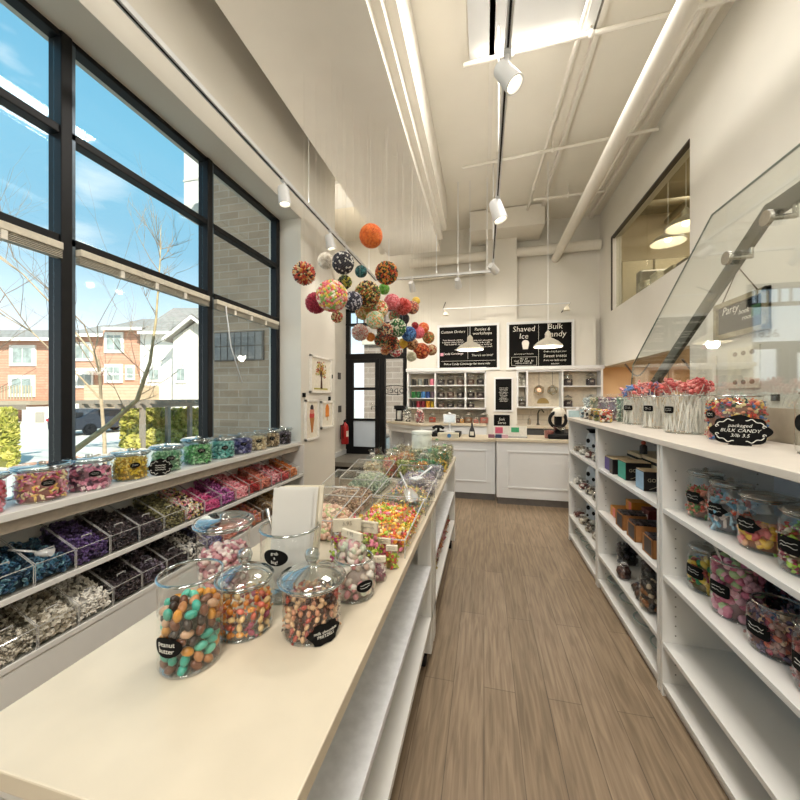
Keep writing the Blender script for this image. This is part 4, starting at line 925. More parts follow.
treat_bag('small clear bag of lime candies in front of the yellow tray', (-.325, 1.245, TB), .05, .085, ['#b8c83a', '#9ab02c', '#c04a3a'], rz=.1, seed=9, s=.008)
treat_bag('small clear bag of red sweets between the lime bags', (-.365, 1.29, TB), .055, .09, ['#b03050', '#d86a7a', '#c9c04a'], rz=.0, seed=10, s=.009)

# ---- acrylic trays and bins on the island
def tray(lab, x0, x1, y0, y1, z, hf, hb, lid=False, group='acrylic trays on the island', div=0):
    t = thing('acrylic_tray', lab, 'tray', ((x0 + x1) / 2, (y0 + y1) / 2, z), group=group); a = .004; m = MB(); z0 = z
    m.box(x0, x1, y0, y0 + a, z0, z0 + hf); m.box(x0, x1, y1 - a, y1, z0, z0 + hb); m.box(x0, x1, y0, y1, z0, z0 + a)
    for x in [x0, x1 - a] + [x0 + (x1 - x0) * k / (div + 1) for k in range(1, div + 1)]: m.prism([(y0, z0), (y1, z0), (y1, z0 + hb), (y0, z0 + hf)], a, 'x', x)
    m.build('box', G_ACR, t, world=True)
    e_ = MB()
    for x in (x0, x1): e_.tube([(x, y0, z0 + hf), (x, y1, z0 + hb)], .003, 5); e_.tube([(x, y0, z0), (x, y0, z0 + hf)], .002, 5)
    e_.tube([(x0, y0, z0 + hf), (x1, y0, z0 + hf)], .003, 5).tube([(x0, y1, z0 + hb), (x1, y1, z0 + hb)], .003, 5); e_.build('edge_trim', G_EDGE, t, world=True)
    if lid:
        L = MB().add([(x0, y0, z0 + hf + .003), (x1, y0, z0 + hf + .003), (x1, y1, z0 + hb + .003), (x0, y1, z0 + hb + .003), (x0, y0, z0 + hf + .008), (x1, y0, z0 + hf + .008), (x1, y1, z0 + hb + .008), (x0, y1, z0 + hb + .008)],
                     [(0, 1, 2, 3), (4, 5, 6, 7), (0, 1, 5, 4), (1, 2, 6, 5), (2, 3, 7, 6), (3, 0, 4, 7)]); L.build('lid', G_ACR, t, world=True)
        xm = (x0 + x1) / 2; k_ = y0 + .04; zz = z0 + hf + (hb - hf) * .04 / (y1 - y0) + .008
        MB().tube([(xm - .04, k_, zz), (xm - .04, k_, zz + .02), (xm + .04, k_, zz + .02), (xm + .04, k_, zz)], .004, 5).build('lid_handle', G_EDGE, t, world=True)
    return t
def heap(name, lab, x0, x1, y0, y1, z, h, s, pal, shape, seed, dens=1.0, kind='stuff', cat='candy'):
    rng = np.random.default_rng(seed); a, b = (x1 - x0) / 2, (y1 - y0) / 2
    core = MB().add([(-a * .9, -b * .9, .003), (a * .9, -b * .9, .003), (a * .9, b * .9, .003), (-a * .9, b * .9, .003), (-a * .6, -b * .6, h * .8), (a * .6, -b * .6, h * .8), (a * .6, b * .6, h * .8), (-a * .6, b * .6, h * .8)],
                    [(3, 2, 1, 0), (4, 5, 6, 7), (0, 1, 5, 4), (1, 2, 6, 5), (2, 3, 7, 6), (3, 0, 4, 7)])
    return tag(swarm(name, shape, pile_pts(a, b, h, s, rng, dens), s, P[pal] if isinstance(pal, str) else pal, loc=((x0 + x1) / 2, (y0 + y1) / 2, z), seed=seed, core=core), lab, cat, None, kind)
# the big yellow wrapped candy tray: its nearest candies are individuals
tray('large open acrylic tray of yellow and orange wrapped candies on the island', -.585, -.295, 1.33, 1.80, TB, .07, .10)
rng = np.random.default_rng(12); wc = [('#efcf5a', 'yellow'), ('#f0a23c', 'orange'), ('#a9c84a', 'lime'), ('#e2634e', 'red'), ('#f3e3a8', 'cream'), ('#e88aa0', 'pink')]
V, Fc = T['wrap']; ms = []
for hx, wd in wc:
    me = bpy.data.meshes.new('wrapped_candy'); me.from_pydata((V * .0125).tolist(), [], [tuple(f) for f in Fc]); me.materials.append(mat(hx, .35)); me.shade_smooth(); ms.append(me)
k = 0
for iy in range(8):
    for ix in range(11):
        c = int(rng.integers(0, 6)); x = -.572 + .0265 * ix + rng.uniform(-.006, .006); y = 1.350 + .026 * iy + rng.uniform(-.006, .006)
        d_ = 1 - max(abs((x + .44) / .145), 0) ** 4 * .3
        o = bpy.data.objects.new('wrapped_candy', ms[c]); C.objects.link(o); o.location = (x, y, TB + .03 + .045 * d_ * min(1, .55 + iy * .12) + rng.uniform(-.004, .004)); o.rotation_euler = tuple(rng.random(3) * 6.28)
        tag(o, wc[c][1] + ' twist wrapped candy near the front of the large open tray', 'candy', 'wrapped candies in the front of the tray')
heap('candy', 'yellow and orange wrapped candies heaped in the back of the large tray', -.58, -.30, 1.345, 1.79, TB + .004, .10, .0125, 'wrapmix', 'wrap', 13, 1.0)
# more trays behind
TR = [(-.585, -.295, 1.83, 2.14, .08, .11, 'open acrylic tray of pastel mixed candies behind the yellow tray', ['#c9b87a', '#8a9a9a', '#d8a8a0', '#e0cf8a', '#7a8a7a'], 'wrap', .011, 'pastel mixed candies'),
      (-.585, -.295, 2.17, 2.50, .09, .13, 'acrylic tray of lilac and grey candies with a scoop', ['#b0a4b4', '#c9c0b0', '#8a8490', '#d8ccc8'], 'wrap', .011, 'lilac and grey candies'),
      (-.900, -.620, 1.38, 1.72, .10, .15, 'lidded acrylic tray of pink and cream sweets on the island left side', ['#e0b8a0', '#c99a84', '#e8d0b8', '#b8c08a'], 'egg', .011, 'pink and cream sweets'),
      (-.900, -.620, 1.75, 2.09, .10, .16, 'lidded acrylic tray of brown sweets reflecting the door', ['#a88a74', '#8a6a54', '#c0a890'], 'chip', .010, 'brown sweets'),
      (-.900, -.620, 2.12, 2.48, .10, .16, 'lidded acrylic tray of pale green sweets reflecting the window', ['#a8b89a', '#c0c8b0', '#8aa08a'], 'chip', .010, 'pale green sweets'),
      ]
for i, (x0, x1, y0, y1, hf, hb, lab, pal, shp, s_, wd) in enumerate(TR):
    tray(lab, x0, x1, y0, y1, TB, hf, hb, lid=i >= 2)
    heap('candy', wd + ' heaped in their acrylic tray on the island', x0 + .01, x1 - .01, y0 + .01, y1 - .01, TB + .004, hf * (1.2 if i < 2 else .95), s_, pal, shp, 20 + i, 1.0)
sc = dup(s0, loc=(-.40, 1.86, TB + .13), rz=-1.0, label='clear scoop lying on the pastel candy tray'); sc.rotation_euler.y = .3; sc.scale = (1.3, 1.3, 1.3)
tg = thing('serving_scoop', 'white plastic scoop with a long handle on the lilac candy tray', 'scoop', (-.40, 2.12, TB + .12), 1.1)
B(-.035, .035, -.03, .03, 0, .012).build('bowl', WHITE, tg, bevel=.004); MB().tube([(.03, 0, .01), (.16, 0, .05)], .007, 8).build('handle', WHITE, tg, smooth=True)
# bags at the far end of the island
FAR = [(-.80, 2.98, .12, .12, ['#d06a7a', '#e8a0a8', '#c9405a'], 'pink taffy'), (-.66, 3.02, .13, .15, ['#e09a3c', '#efc080', '#d9d0b0', '#c8683c'], 'orange and yellow taffy'), (-.60, 2.80, .12, .12, ['#d8c890', '#c87a4a', '#8a9a4a'], 'yellow and red sweets'),
       (-.52, 2.62, .13, .12, ['#a89a70', '#c8b88a', '#7a8a5a'], 'olive toffees'), (-.46, 2.86, .13, .13, ['#3f9a58', '#6ab87a', '#2f7a44'], 'bright green mints'), (-.36, 2.68, .11, .12, ['#b0a8b8', '#d0c8c0', '#8a94a0'], 'lilac mints'),
       (-.35, 2.92, .11, .14, ['#c8982c', '#d8c04a', '#3a7a4a'], 'gold coins and green foil'), (-.345, 3.12, .10, .16, ['#2f6a4a', '#3f8a5a', '#b88a2c'], 'dark green foil sweets'), (-.48, 3.12, .12, .14, ['#a8b088', '#c9cca8', '#8a9870'], 'sage green sweets'),
       (-.36, 3.34, .12, .15, ['#b8b890', '#d8d4b0', '#98a078'], 'pale olive sweets'), (-.52, 3.42, .13, .15, ['#c8b898', '#a8a080', '#d8d0b8'], 'beige sweets'), (-.35, 3.56, .12, .16, ['#8a947a', '#c8c4a8', '#a89c78'], 'grey green sweets'),
       (-.84, 3.14, .11, .10, ['#4a9a6a', '#7ab88a'], 'green jellies'), (-.86, 3.36, .12, .13, ['#c0b090', '#a8b090', '#d8ccb0'], 'pale nougat'), (-.72, 3.55, .12, .14, ['#d0b078', '#b89a60', '#d8c8a0'], 'golden toffees'), (-.56, 3.62, .12, .14, ['#5a6a5a', '#8a9a80', '#b8b898'], 'dark sage sweets'),
       (-.70, 3.20, .12, .13, ['#d0a060', '#c8703c', '#e0cc9a'], 'amber sweets'), (-.43, 2.53, .10, .10, ['#a8d0d0', '#c8d8d0'], 'ice blue mints')]
FAR += [(-.82, 2.56, .11, .17, ['#d8c8a0', '#c8a878', '#e0d8c0'], 'cream caramels'), (-.70, 2.66, .11, .17, ['#c05a5a', '#e0a08a', '#b8b06a'], 'red and lime gummies'), (-.84, 2.78, .11, .16, ['#7aa06a', '#a8b88a', '#d0d0a8'], 'soft green jellies'),
        (-.72, 2.86, .10, .17, ['#d8984a', '#e8c070', '#b85a3c'], 'orange marzipan'), (-.60, 2.66, .10, .16, ['#8a9a4a', '#b8b86a', '#d8d0a0'], 'lime and cream sweets'), (-.60, 3.14, .11, .17, ['#c8c0a0', '#a0a884', '#7a8a6a'], 'moss coloured sweets'), (-.46, 2.70, .10, .16, ['#e0b060', '#c87a4a', '#6a9a5a'], 'amber and green gummies'),
        (-.84, 3.58, .12, .15, ['#b0a888', '#d0c8b0', '#8a8468'], 'stone grey sweets'), (-.46, 3.28, .10, .17, ['#5a9a6a', '#98b888', '#c8d0a8'], 'leaf green sweets'), (-.46, 3.56, .11, .17, ['#b8a070', '#8a9a6a', '#d8c898'], 'khaki toffees')]
for i, (x, y, w_, h_, pal, wd) in enumerate(FAR):
    treat_bag('clear cellophane bag of %s at the far end of the island' % wd, (x, y, TB), w_ * 1.2, h_ * 1.3, pal, rz=i * .7, seed=30 + i, s=.012, group='bagged candy at the far end of the island', top='twist' if i % 3 == 0 else 'plain', ribbon='#4f9a5a' if i % 2 else '#e8e0d0')
t = thing('canister', 'tall white plastic canister standing among the far bags', 'canister', (-.595, 3.45, TB))
MB().lathe([(0, 0), (.09, 0), (.096, .01), (.098, .24), (.094, .255), (.09, .26), (0, .26)], n=32).build('body', mat('#e3e8dc', .4), t, smooth='a')
MB().lathe([(.096, .0), (.101, .0), (.101, .012), (.096, .012)], (0, 0, .12), 32).build('ridge', mat('#d8ddd0', .4), t, smooth='a')
MB().lathe([(.098, .255), (.102, .26), (.10, .285), (.05, .292), (0, .292)], n=32).build('lid', mat('#eaeee4', .4), t, smooth='a')
# bags on the lower shelves of the island
for i in range(7):
    y = 2.30 + .19 * i
    treat_bag('bag of %s candies on the lowest island shelf' % ['yellow', 'pale lemon', 'red and white', 'orange', 'pink', 'peach', 'green and red'][i], (-.37, y, .30), .13, .16, [['#d8b84a', '#e8d88a'], ['#e0d498', '#c8b870'], ['#b83a3a', '#e8d8d0'], ['#d0743a', '#e0a878'], ['#c86a7a', '#e0b0b0'], ['#d8a080', '#c88a68'], ['#8a9a5a', '#b84a3a']][i], rz=1.5, seed=60 + i, s=.014, group='bagged candy on the lowest island shelf', top='plain')
for i in range(2):
    B(-.42, -.30, 1.50 + .35 * i - .06, 1.50 + .35 * i + .06, 0, .02)
tag(B(0, .10, 0, .16, 0, .045).build('small_box', mat('#9aa2ad', .6), loc=(-.52, 1.72, .59)), 'small grey box on the middle island shelf', 'box')

# ================================================================== HANGING CANDY BALLS
# px, py, diameter px, distance, palette, candy shape, words
BALLS = [(371, 236, 23, 3.3, ['#e8762c', '#f08a3c', '#d9641e'], 'ball', .010, 'large bright orange ball, highest of the hanging candy balls'),
 (304, 273.5, 21, 2.9, ['#c8503a', '#e0a85a', '#3a2a24', '#d8c8a0', '#a83a2c'], 'log', .014, 'spiky red tan and black ball, leftmost of the hanging candy balls'),
 (326, 261, 15, 3.5, ['#ece6da', '#d9d0c0'], 'log', .012, 'white spiky ball behind the dark dotted one'),
 (343, 263, 22, 3.0, ['#2b2830', '#1f1c24', '#3a3640', '#d8d4cc'], 'ball', .009, 'black ball with white dots beside the white spiky one'),
 (361, 271.5, 12, 3.5, ['#1f5a5c', '#2f7a7a', '#123c40'], 'ball', .009, 'small dark teal ball below the orange one'),
 (386.5, 273, 22, 3.5, ['#c8702c', '#4a5a24', '#b0401e', '#2c2418', '#d89a3c'], 'egg', .013, 'orange green and brown ball under the orange one'),
 (345, 282, 13, 3.2, ['#3a4a24', '#c8b84a', '#2a2420', '#7a8a34'], 'egg', .011, 'small green yellow and black ball above the big pastel one'),
 (316, 303, 20, 3.0, ['#b03048', '#c84a60', '#902438'], 'log', .010, 'crimson pink ball behind the big pastel one'),
 (332, 296, 31, 2.8, ['#e0a8a0', '#e8c85a', '#8ab05a', '#e07a5a', '#f0e4d0', '#d85a6a'], 'ball', .013, 'big pastel gumball ball on the left of the cluster'),
 (337, 317, 11, 3.0, ['#c86a3c', '#e8d0a0', '#5a8a4a', '#b03a3a'], 'egg', .010, 'tiny mixed ball hanging below the big pastel one'),
 (353, 301, 19, 3.2, ['#2c2a38', '#3a3a4c', '#c8c4cc'], 'ball', .008, 'dark navy dotted ball beside the big brown one'),
 (367.5, 294, 26, 3.1, ['#4a2c1c', '#a8502c', '#c88a3c', '#6a8a3c', '#2c1c14', '#e0c890'], 'ball', .009, 'big brown and rust speckled ball in the middle of the cluster'),
 (384, 289, 11, 3.8, ['#5ab02c', '#7ac84a'], 'ball', .009, 'small lime green ball behind the big brown one'),
 (363, 312, 15, 3.5, ['#d8a85a', '#e8d8b0', '#a8b05a', '#c87a4a'], 'egg', .010, 'tan and cream ball just below the big brown one'),
 (379, 309, 18, 3.3, ['#e08a4a', '#e8c88a', '#7aa85a', '#d85a4a', '#f0e0c8'], 'ball', .010, 'peach and green ball in the heart of the cluster'),
 (375, 320, 18, 3.4, ['#d8d0b8', '#8ab07a', '#e0a06a', '#b8c8b0'], 'ball', .009, 'pale green and cream ball low in the heart of the cluster'),
 (392, 302, 16, 3.7, ['#e0707a', '#e89aa0', '#c85a60'], 'ball', .010, 'rose pink ball right of the big brown one'),
 (403, 306.5, 16, 3.8, ['#d85a50', '#e8807a', '#c04038'], 'log', .011, 'coral red spiky ball right of the rose pink one'),
 (412.5, 307.5, 13, 4.0, ['#b04a3a', '#d8a880', '#7a5a5a'], 'ball', .010, 'dusty red ball at the right of the coral one'),
 (416, 301, 8, 4.2, ['#e0b83c', '#e8c85a'], 'ball', .009, 'tiny yellow ball at the upper right of the cluster'),
 (404, 319, 11, 4.1, ['#23242c', '#3a3c48'], 'ball', .009, 'small black ball behind the green speckled one'),
 (394, 316, 11, 3.9, ['#a8483c', '#c8a070', '#5a8a5a'], 'ball', .010, 'small rust ball left of the small black one'),
 (360, 332.5, 16, 3.4, ['#e8dcd0', '#d8b8b0', '#c8c0b0', '#c86a5a'], 'log', .008, 'white ball with pale pink specks over the door'),
 (370.5, 337, 9, 3.6, ['#e0802c', '#e89a4a'], 'ball', .008, 'small plain orange ball beside the pale speckled one'),
 (385, 331, 16, 3.5, ['#7a2c24', '#c8b890', '#2f4a4a', '#b0543c'], 'egg', .011, 'maroon and cream ball left of the green speckled one'),
 (397, 328, 18, 3.7, ['#4a8a4a', '#e8e4d0', '#2c5a34'], 'egg', .009, 'green and white speckled ball low in the cluster'),
 (409, 334, 15, 3.9, ['#2c5a9a', '#1e3f72', '#5a8ac0'], 'ball', .009, 'blue ball right of the green speckled one'),
 (415, 325.5, 7, 4.1, ['#b01e2c', '#8a1420'], 'ball', .008, 'tiny crimson ball above the coral and orange ones'),
 (418.5, 332.5, 12, 4.1, ['#d85a68', '#e8808a'], 'ball', .010, 'pinkish red ball between the blue and orange ones'),
 (423.5, 328, 11, 4.2, ['#e0702c', '#d85a2c', '#e8945a'], 'ball', .010, 'orange red ball at the right side of the cluster'),
 (428.5, 337.5, 12, 4.4, ['#8a6a2c', '#c8a05a', '#6a7a34', '#b84a2c'], 'ball', .010, 'olive and gold ball, rightmost of the cluster'),
 (381, 340, 13, 3.6, ['#2c2420', '#c8a070', '#b03a2c', '#4a7a5a'], 'egg', .011, 'dark mixed ball low on the left side of the cluster'),
 (392, 343, 14, 3.7, ['#5a3a24', '#c84a34', '#2a2a2a', '#d8b070'], 'egg', .011, 'brown and red ball beside the yellow one'),
 (402.5, 343.5, 10, 3.9, ['#e8b82c', '#f0c84a'], 'ball', .009, 'small bright yellow ball low in the cluster'),
 (412, 344, 12, 4.0, ['#6a3c24', '#a8683c', '#c8a070'], 'ball', .010, 'brown ball beneath the blue one'),
 (385, 350.5, 9, 3.8, ['#c87a3c', '#a8502c', '#d8b080'], 'ball', .009, 'small tan ball at the bottom left of the cluster'),
 (395.5, 350.5, 13, 3.9, ['#c83a4a', '#f0e4e0', '#5a8a5a', '#b0304a'], 'ball', .009, 'red and white ball at the bottom of the cluster'),
 (411.5, 356.5, 10, 4.2, ['#d8d4bc', '#c0bca0'], 'ball', .008, 'pale grey ball, lowest of the hanging candy balls'),
 (421.5, 351, 16, 4.2, ['#a8341e', '#c85a2c', '#7a2414', '#d88a4a'], 'ball', .011, 'big rust red ball at the lower right of the cluster'),
 (431.5, 350, 11, 4.4, ['#8a5a34', '#b89a70', '#a8402c', '#d0b890'], 'ball', .010, 'brown mixed ball beside the big rust red one'),
 (371, 312, 12, 3.9, ['#c87a5a', '#e8c8a0', '#8a4a3a'], 'ball', .010, 'small peach brown ball tucked behind the cluster')]
STR = mat('#c9c3b6', .6); PLACED = []
for i, (px, py, dpx, t_, pal, shp, s_, lab) in enumerate(BALLS):
    u = (px - CX) / F; co, si = math.cos(YAW), math.sin(YAW)
    for _ in range(24):
        c = Vector((co * u * t_ - si * t_, si * u * t_ + co * t_, HC + (CY - py) / F * t_)); R = dpx / F * t_ / 2
        if all((c - c2).length > (R + R2) * .98 for c2, R2 in PLACED): break
        t_ += .03
    PLACED.append((c, R))
    th = thing('candy_ball', lab, 'candy ball', tuple(c), group='hanging candy balls')
    rng = np.random.default_rng(300 + i); s_ = min(s_, R * .24) * (1.15 if shp == 'log' else 1); n_ = int(min(420, 4 * PI * R * R / (s_ * s_ * (1.5 if shp == 'log' else 2.3)))); k = np.arange(n_) + .5
    ph = np.arccos(1 - 2 * k / n_); th_ = PI * (1 + 5 ** .5) * k; D = np.stack([np.cos(th_) * np.sin(ph), np.sin(th_) * np.sin(ph), np.cos(ph)], 1)
    rot = None
    if shp in ('log', 'egg'):
        up = np.tile([0.123, 0.456, .88], (n_, 1)); Y_ = np.cross(D, up); Y_ /= np.linalg.norm(Y_, axis=1)[:, None]; Z_ = np.cross(D, Y_); rot = np.stack([D, Y_, Z_], 2)
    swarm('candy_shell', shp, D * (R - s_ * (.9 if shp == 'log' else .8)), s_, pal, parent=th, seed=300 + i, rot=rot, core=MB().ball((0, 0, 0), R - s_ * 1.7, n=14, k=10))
    top = 4.2 if (-1.75 < c.x < -.77) else 4.99
    MB().tube([(0, 0, R * .9), (0, 0, top - c.z)], .0010, 4, caps=False).build('string', STR, th)
# spare strings ending in the cluster
for i in range(6):
    x = -1.6 + .14 * i; y = 3.3 + .3 * (i % 5)
    tag(MB().tube([(0, 0, 0), (0, 0, 4.2 - 2.35 - .1 * (i % 3))], .0009, 4).build('hanging_string', STR, loc=(x, y, 2.35 + .1 * (i % 3))), 'thin white string hanging from the soffit among the candy balls', 'string', 'bare strings among the candy balls')

# ================================================================== TRACK LIGHTS AND LAMPS
def rail_(lab, a, b):
    t = thing('light_track', lab, 'light track', tuple((Vector(a) + Vector(b)) / 2)); mb = MB(); a, b = Vector(a), Vector(b)
    x0, x1, y0, y1 = min(a.x, b.x) - .018, max(a.x, b.x) + .018, min(a.y, b.y) - .018, max(a.y, b.y) + .018
    mb.box(x0, x1, y0, y1, a.z, a.z + .035).build('rail', WHITE, t, world=True)
    s_ = MB(); s_.box(x0 + .012, x1 - .012, y0 + .012, y1 - .012, a.z - .002, a.z + .002); s_.build('slot', BLACKM, t, world=True)
    for k in (.08, .5, .92): q = a.lerp(b, k); MB().tube([q, (q.x, q.y, 4.2 if -1.75 < q.x < -.62 else 4.99)], .006, 6).build('rod', WHITE, t, world=True)
    return t
rail_('white track light rail along the window side', (-1.76, 1.0, 3.5), (-1.76, 5.7, 3.5))
rail_('white track light rail crossing in front of the pillar', (-1.70, 5.74, 3.5), (.20, 5.74, 3.5))
rail_('white track light rail running overhead in the middle', (.13, 1.0, 3.5), (.13, 5.68, 3.5))
def spot(lab, loc, aim, energy=40, r=.055, L=.16):
    t = thing('spotlight', lab, 'spotlight', loc, group='white track spotlights'); a = (Vector(aim) - Vector(loc)).normalized(); q = a.to_track_quat('Z', 'Y').to_matrix().to_4x4()
    M_ = Matrix.Translation((0, 0, -.13)) @ q
    b = MB().lathe([(0, -L / 2), (r * .75, -L / 2), (r * .85, -L / 2 + .01), (r, L / 2 - .01), (r, L / 2), (r * .86, L / 2), (r * .8, L / 2 - .02)], n=20); place(b, M_); b.build('housing', WHITE, t, smooth='a')
    d_ = MB().lathe([(0, L / 2 - .018), (r * .8, L / 2 - .018)], n=20); place(d_, M_); d_.build('bulb', LAMPGLOW, t)
    MB().tube([(0, 0, 0), (0, 0, -.08)], .012, 8).box(-.02, .02, -.035, .035, -.01, .03).build('stem', WHITE, t)
    p_ = Vector(loc) + Vector((0, 0, -.13)) + a * (L / 2 + .01); l = light('spotlight_beam', 'SPOT', tuple(p_), energy, WARM, .05, spot=math.radians(110))
    l.rotation_euler = (-a).to_track_quat('Z', 'Y').to_euler(); l.parent = t; l.location = p_ - Vector(loc); return t
Z0 = 3.5
spot('white track spotlight nearest the shop window header', (-1.76, at(284, 180, X=-1.76).y, Z0), (-1.4, 3.0, 0), 14)
spot('white track spotlight above the spiky white candy ball', (-1.76, at(330, 226, X=-1.76).y, Z0), (-1.2, 4.5, 0), 16)
spot('white track spotlight behind the black dotted candy ball', (-1.76, at(346, 243, X=-1.76).y, Z0), (-1.8, 6.5, 0), 28)
spot('white track spotlight on the far cross rail, left one', (at(412, 280, Y=5.74).x, 5.74, Z0), (-1.0, 7.2, 2.2), 34)
spot('white track spotlight on the far cross rail, under the long cord', (at(458, 280, Y=5.74).x, 5.74, Z0), (-.3, 7.2, 2.6), 34)
spot('large white track spotlight at the top of the middle rail', (.13, 3.6, Z0), (1.1, 3.5, .3), 26, .07, .2)
spot('white track spotlight at the end of the middle rail turned right', (.13, 5.2, Z0), (1.3, 7.2, 2.6), 40)
spot('white track spotlight above the island, out of the picture', (.13, 1.5, Z0), (-.6, 2.4, .9), 4)
spot('white track spotlight above the shelves, nearest the camera', (.13, 2.1, Z0), (1.6, 1.6, 1.0), 9)
tag(MB().tube([(0, 0, 0), (0, 0, 1.45)], .007, 6).build('power_cable', WHITE, loc=(at(458, 280, Y=5.74).x, 5.74, 3.54)), 'long white cable dropping from the ceiling to the cross rail', 'cable')
# picture rail lights above the boards
t = thing('light_bar', 'thin wall mounted light bar above both chalkboards', 'light bar', (.3, 6.9, 3.1))
a_, b_ = at(443, 309, Y=6.7), at(570, 303, Y=6.7)
MB().tube([a_, b_], .012, 8).build('bar', WHITE, t, world=True)
MB().tube([a_, (a_.x, 7.17, a_.z + .25)], .01, 6).tube([b_, (b_.x, 7.39, b_.z)], .01, 6).build('arms', DSTEEL, t, world=True)
for q in (a_, b_):
    MB().lathe([(0, .04), (.03, .035), (.055, -.03), (.0, -.03)], (q.x + (.05 if q is a_ else -.05), 6.72, q.z - .09), 16).tube([(q.x, 6.7, q.z), (q.x + (.05 if q is a_ else -.05), 6.72, q.z - .05)], .008, 6).build('lamp_head', mat('#f2ead6', .4), t, world=True, smooth='a')
def pendant(lab, px, py, Y, dia, topz=4.99, e=20):
    c = at(px, py, Y=Y); r = dia / 2; t = thing('pendant_lamp', lab, 'pendant lamp', tuple(c))
    MB().lathe([(r, 0), (r * 1.01, .01), (r * .96, .03), (r * .72, .075), (r * .40, .115), (r * .22, .135), (r * .2, .20), (r * .12, .22), (.012, .24), (0, .24)], n=32).build('shade', mat('#c4bdae', .4), t, smooth='a')
    MB().lathe([(r * .97, .004), (r * .70, .065), (r * .2, .12)], n=32).build('shade_lining', mat('#f3ecd6', .6), t, smooth=True)
    MB().ball((0, 0, .05), .045).build('bulb', LAMPGLOW, t, smooth=True)
    MB().tube([(0, 0, .24), (0, 0, topz - c.z)], .004, 6).build('cord', BLACKM if topz < 4.5 else WHITE, t)
    l = light('pendant_bulb_light', 'POINT', (0, 0, -.02), e, WARM, .06); l.parent = t; return t
pendant('white enamel pendant lamp in front of the left chalkboard', 470, 350, 5.75, .42)
pendant('white enamel pendant lamp in front of the right chalkboard', 548, 347, 5.55, .40)
pendant('warm disc pendant lamp in the mezzanine kitchen, lower one', 668, 243, 5.6, .42, e=2.5); pendant('warm disc pendant lamp in the mezzanine kitchen, upper one', 686, 227, 5.0, .42, e=2.5)
light('kitchen_ceiling_light', 'AREA', (3.4, 5.8, 2.05), 30, WARM, 1.2)
light('mezzanine_fill_light', 'AREA', (3.6, 5.8, 4.86), 45, WARM, 1.2)  # added fill lamp that brightens the mezzanine room, no known fixture
light('entrance_fill_light', 'AREA', (-2.3, 5.6, 4.90), 40, WARM, .6)  # added fill lamp over the entrance; its housing on the next line is added too
tag(B(-2.65, -1.95, 5.25, 5.95, 4.93, 4.99).build('added_light_panel', WHITE), 'added square fill light panel above the entrance landing', 'ceiling light')

# ================================================================== BACK WALL
def board(lab, x0, x1, z0, z1, y, texts, frame=.045, fm=WHITE, lines=()):
    t = thing('chalkboard', lab, 'chalkboard', ((x0 + x1) / 2, y, z0))
    B(x0, x1, y - .02, y - .005, z0, z1).build('slate', CHALK, t, world=True)
    f = MB(); f.box(x0 - frame, x1 + frame, y - .035, y, z1, z1 + frame).box(x0 - frame, x1 + frame, y - .035, y, z0 - frame, z0).box(x0 - frame, x0, y - .035, y, z0, z1).box(x1, x1 + frame, y - .035, y, z0, z1)
    f.build('frame', fm, t, world=True, bevel=.003); m = MB()
    for body, fx, fz, s_, *al in texts:
        tm = text_mb(body, s_, al[0] if al else 'CENTER', .0005, .12); place(tm, facing('-y', (x0 + (x1 - x0) * fx, y - .022, z0 + (z1 - z0) * fz))); m.add(tm.v, tm.f)
    for a, b, c, d in lines: m.box(x0 + (x1 - x0) * a, x0 + (x1 - x0) * b + .004, y - .023, y - .021, z0 + (z1 - z0) * c, z0 + (z1 - z0) * d + .004)
    m.build('lettering', CHALKW, t, world=True); return t
bl_ = board('black chalkboard listing custom orders and workshops, left of the pillar', at(439.5, Y=7.14).x, at(497, Y=7.14).x, at(468, 368, Y=7.14).z, at(468, 326.5, Y=7.14).z, 7.15,
      [('Custom Orders', .24, .88, .074), ('Parties &\nworkshops', .75, .87, .082), ('Your favourite candies,\na custom colour theme?\nThat is just for you!', .24, .63, .044), ('Host your own party\nwith us for a gift,\nbirthday or event of\nany kind, big or small', .75, .58, .044), ('ask us!', .33, .45, .05), ('Candy Concierge', .24, .35, .058), ("There's no limit!", .75, .30, .062), ('Pick a Candy Concierge for more info', .48, .10, .058)], lines=((.5, .5, .22, .98), (.03, .97, .17, .17)))
br_ = board('black chalkboard listing shaved ice and bulk candy, right of the pillar', at(509, Y=7.14).x, at(571.5, Y=7.14).x, at(540, 367, Y=7.14).z, at(540, 323.5, Y=7.14).z, 7.15,
      [('Shaved\nIce', .24, .80, .145), ('Bulk\nCandy', .74, .83, .15), ('served up to 3 flavours', .24, .31, .038), ('Mini  $3\nSmall  $4   Large  $5\nadd ice cream  $1', .24, .145, .042), ('Grab a bag & get your', .74, .35, .045), ('Sweet treats', .74, .25, .08), ('from our bulk candy', .74, .15, .048), ('selection', .74, .07, .04)], lines=((.48, .48, .03, .97), (.04, .45, .04, .04), (.04, .45, .235, .235), (.04, .04, .04, .235), (.45, .45, .04, .235)))
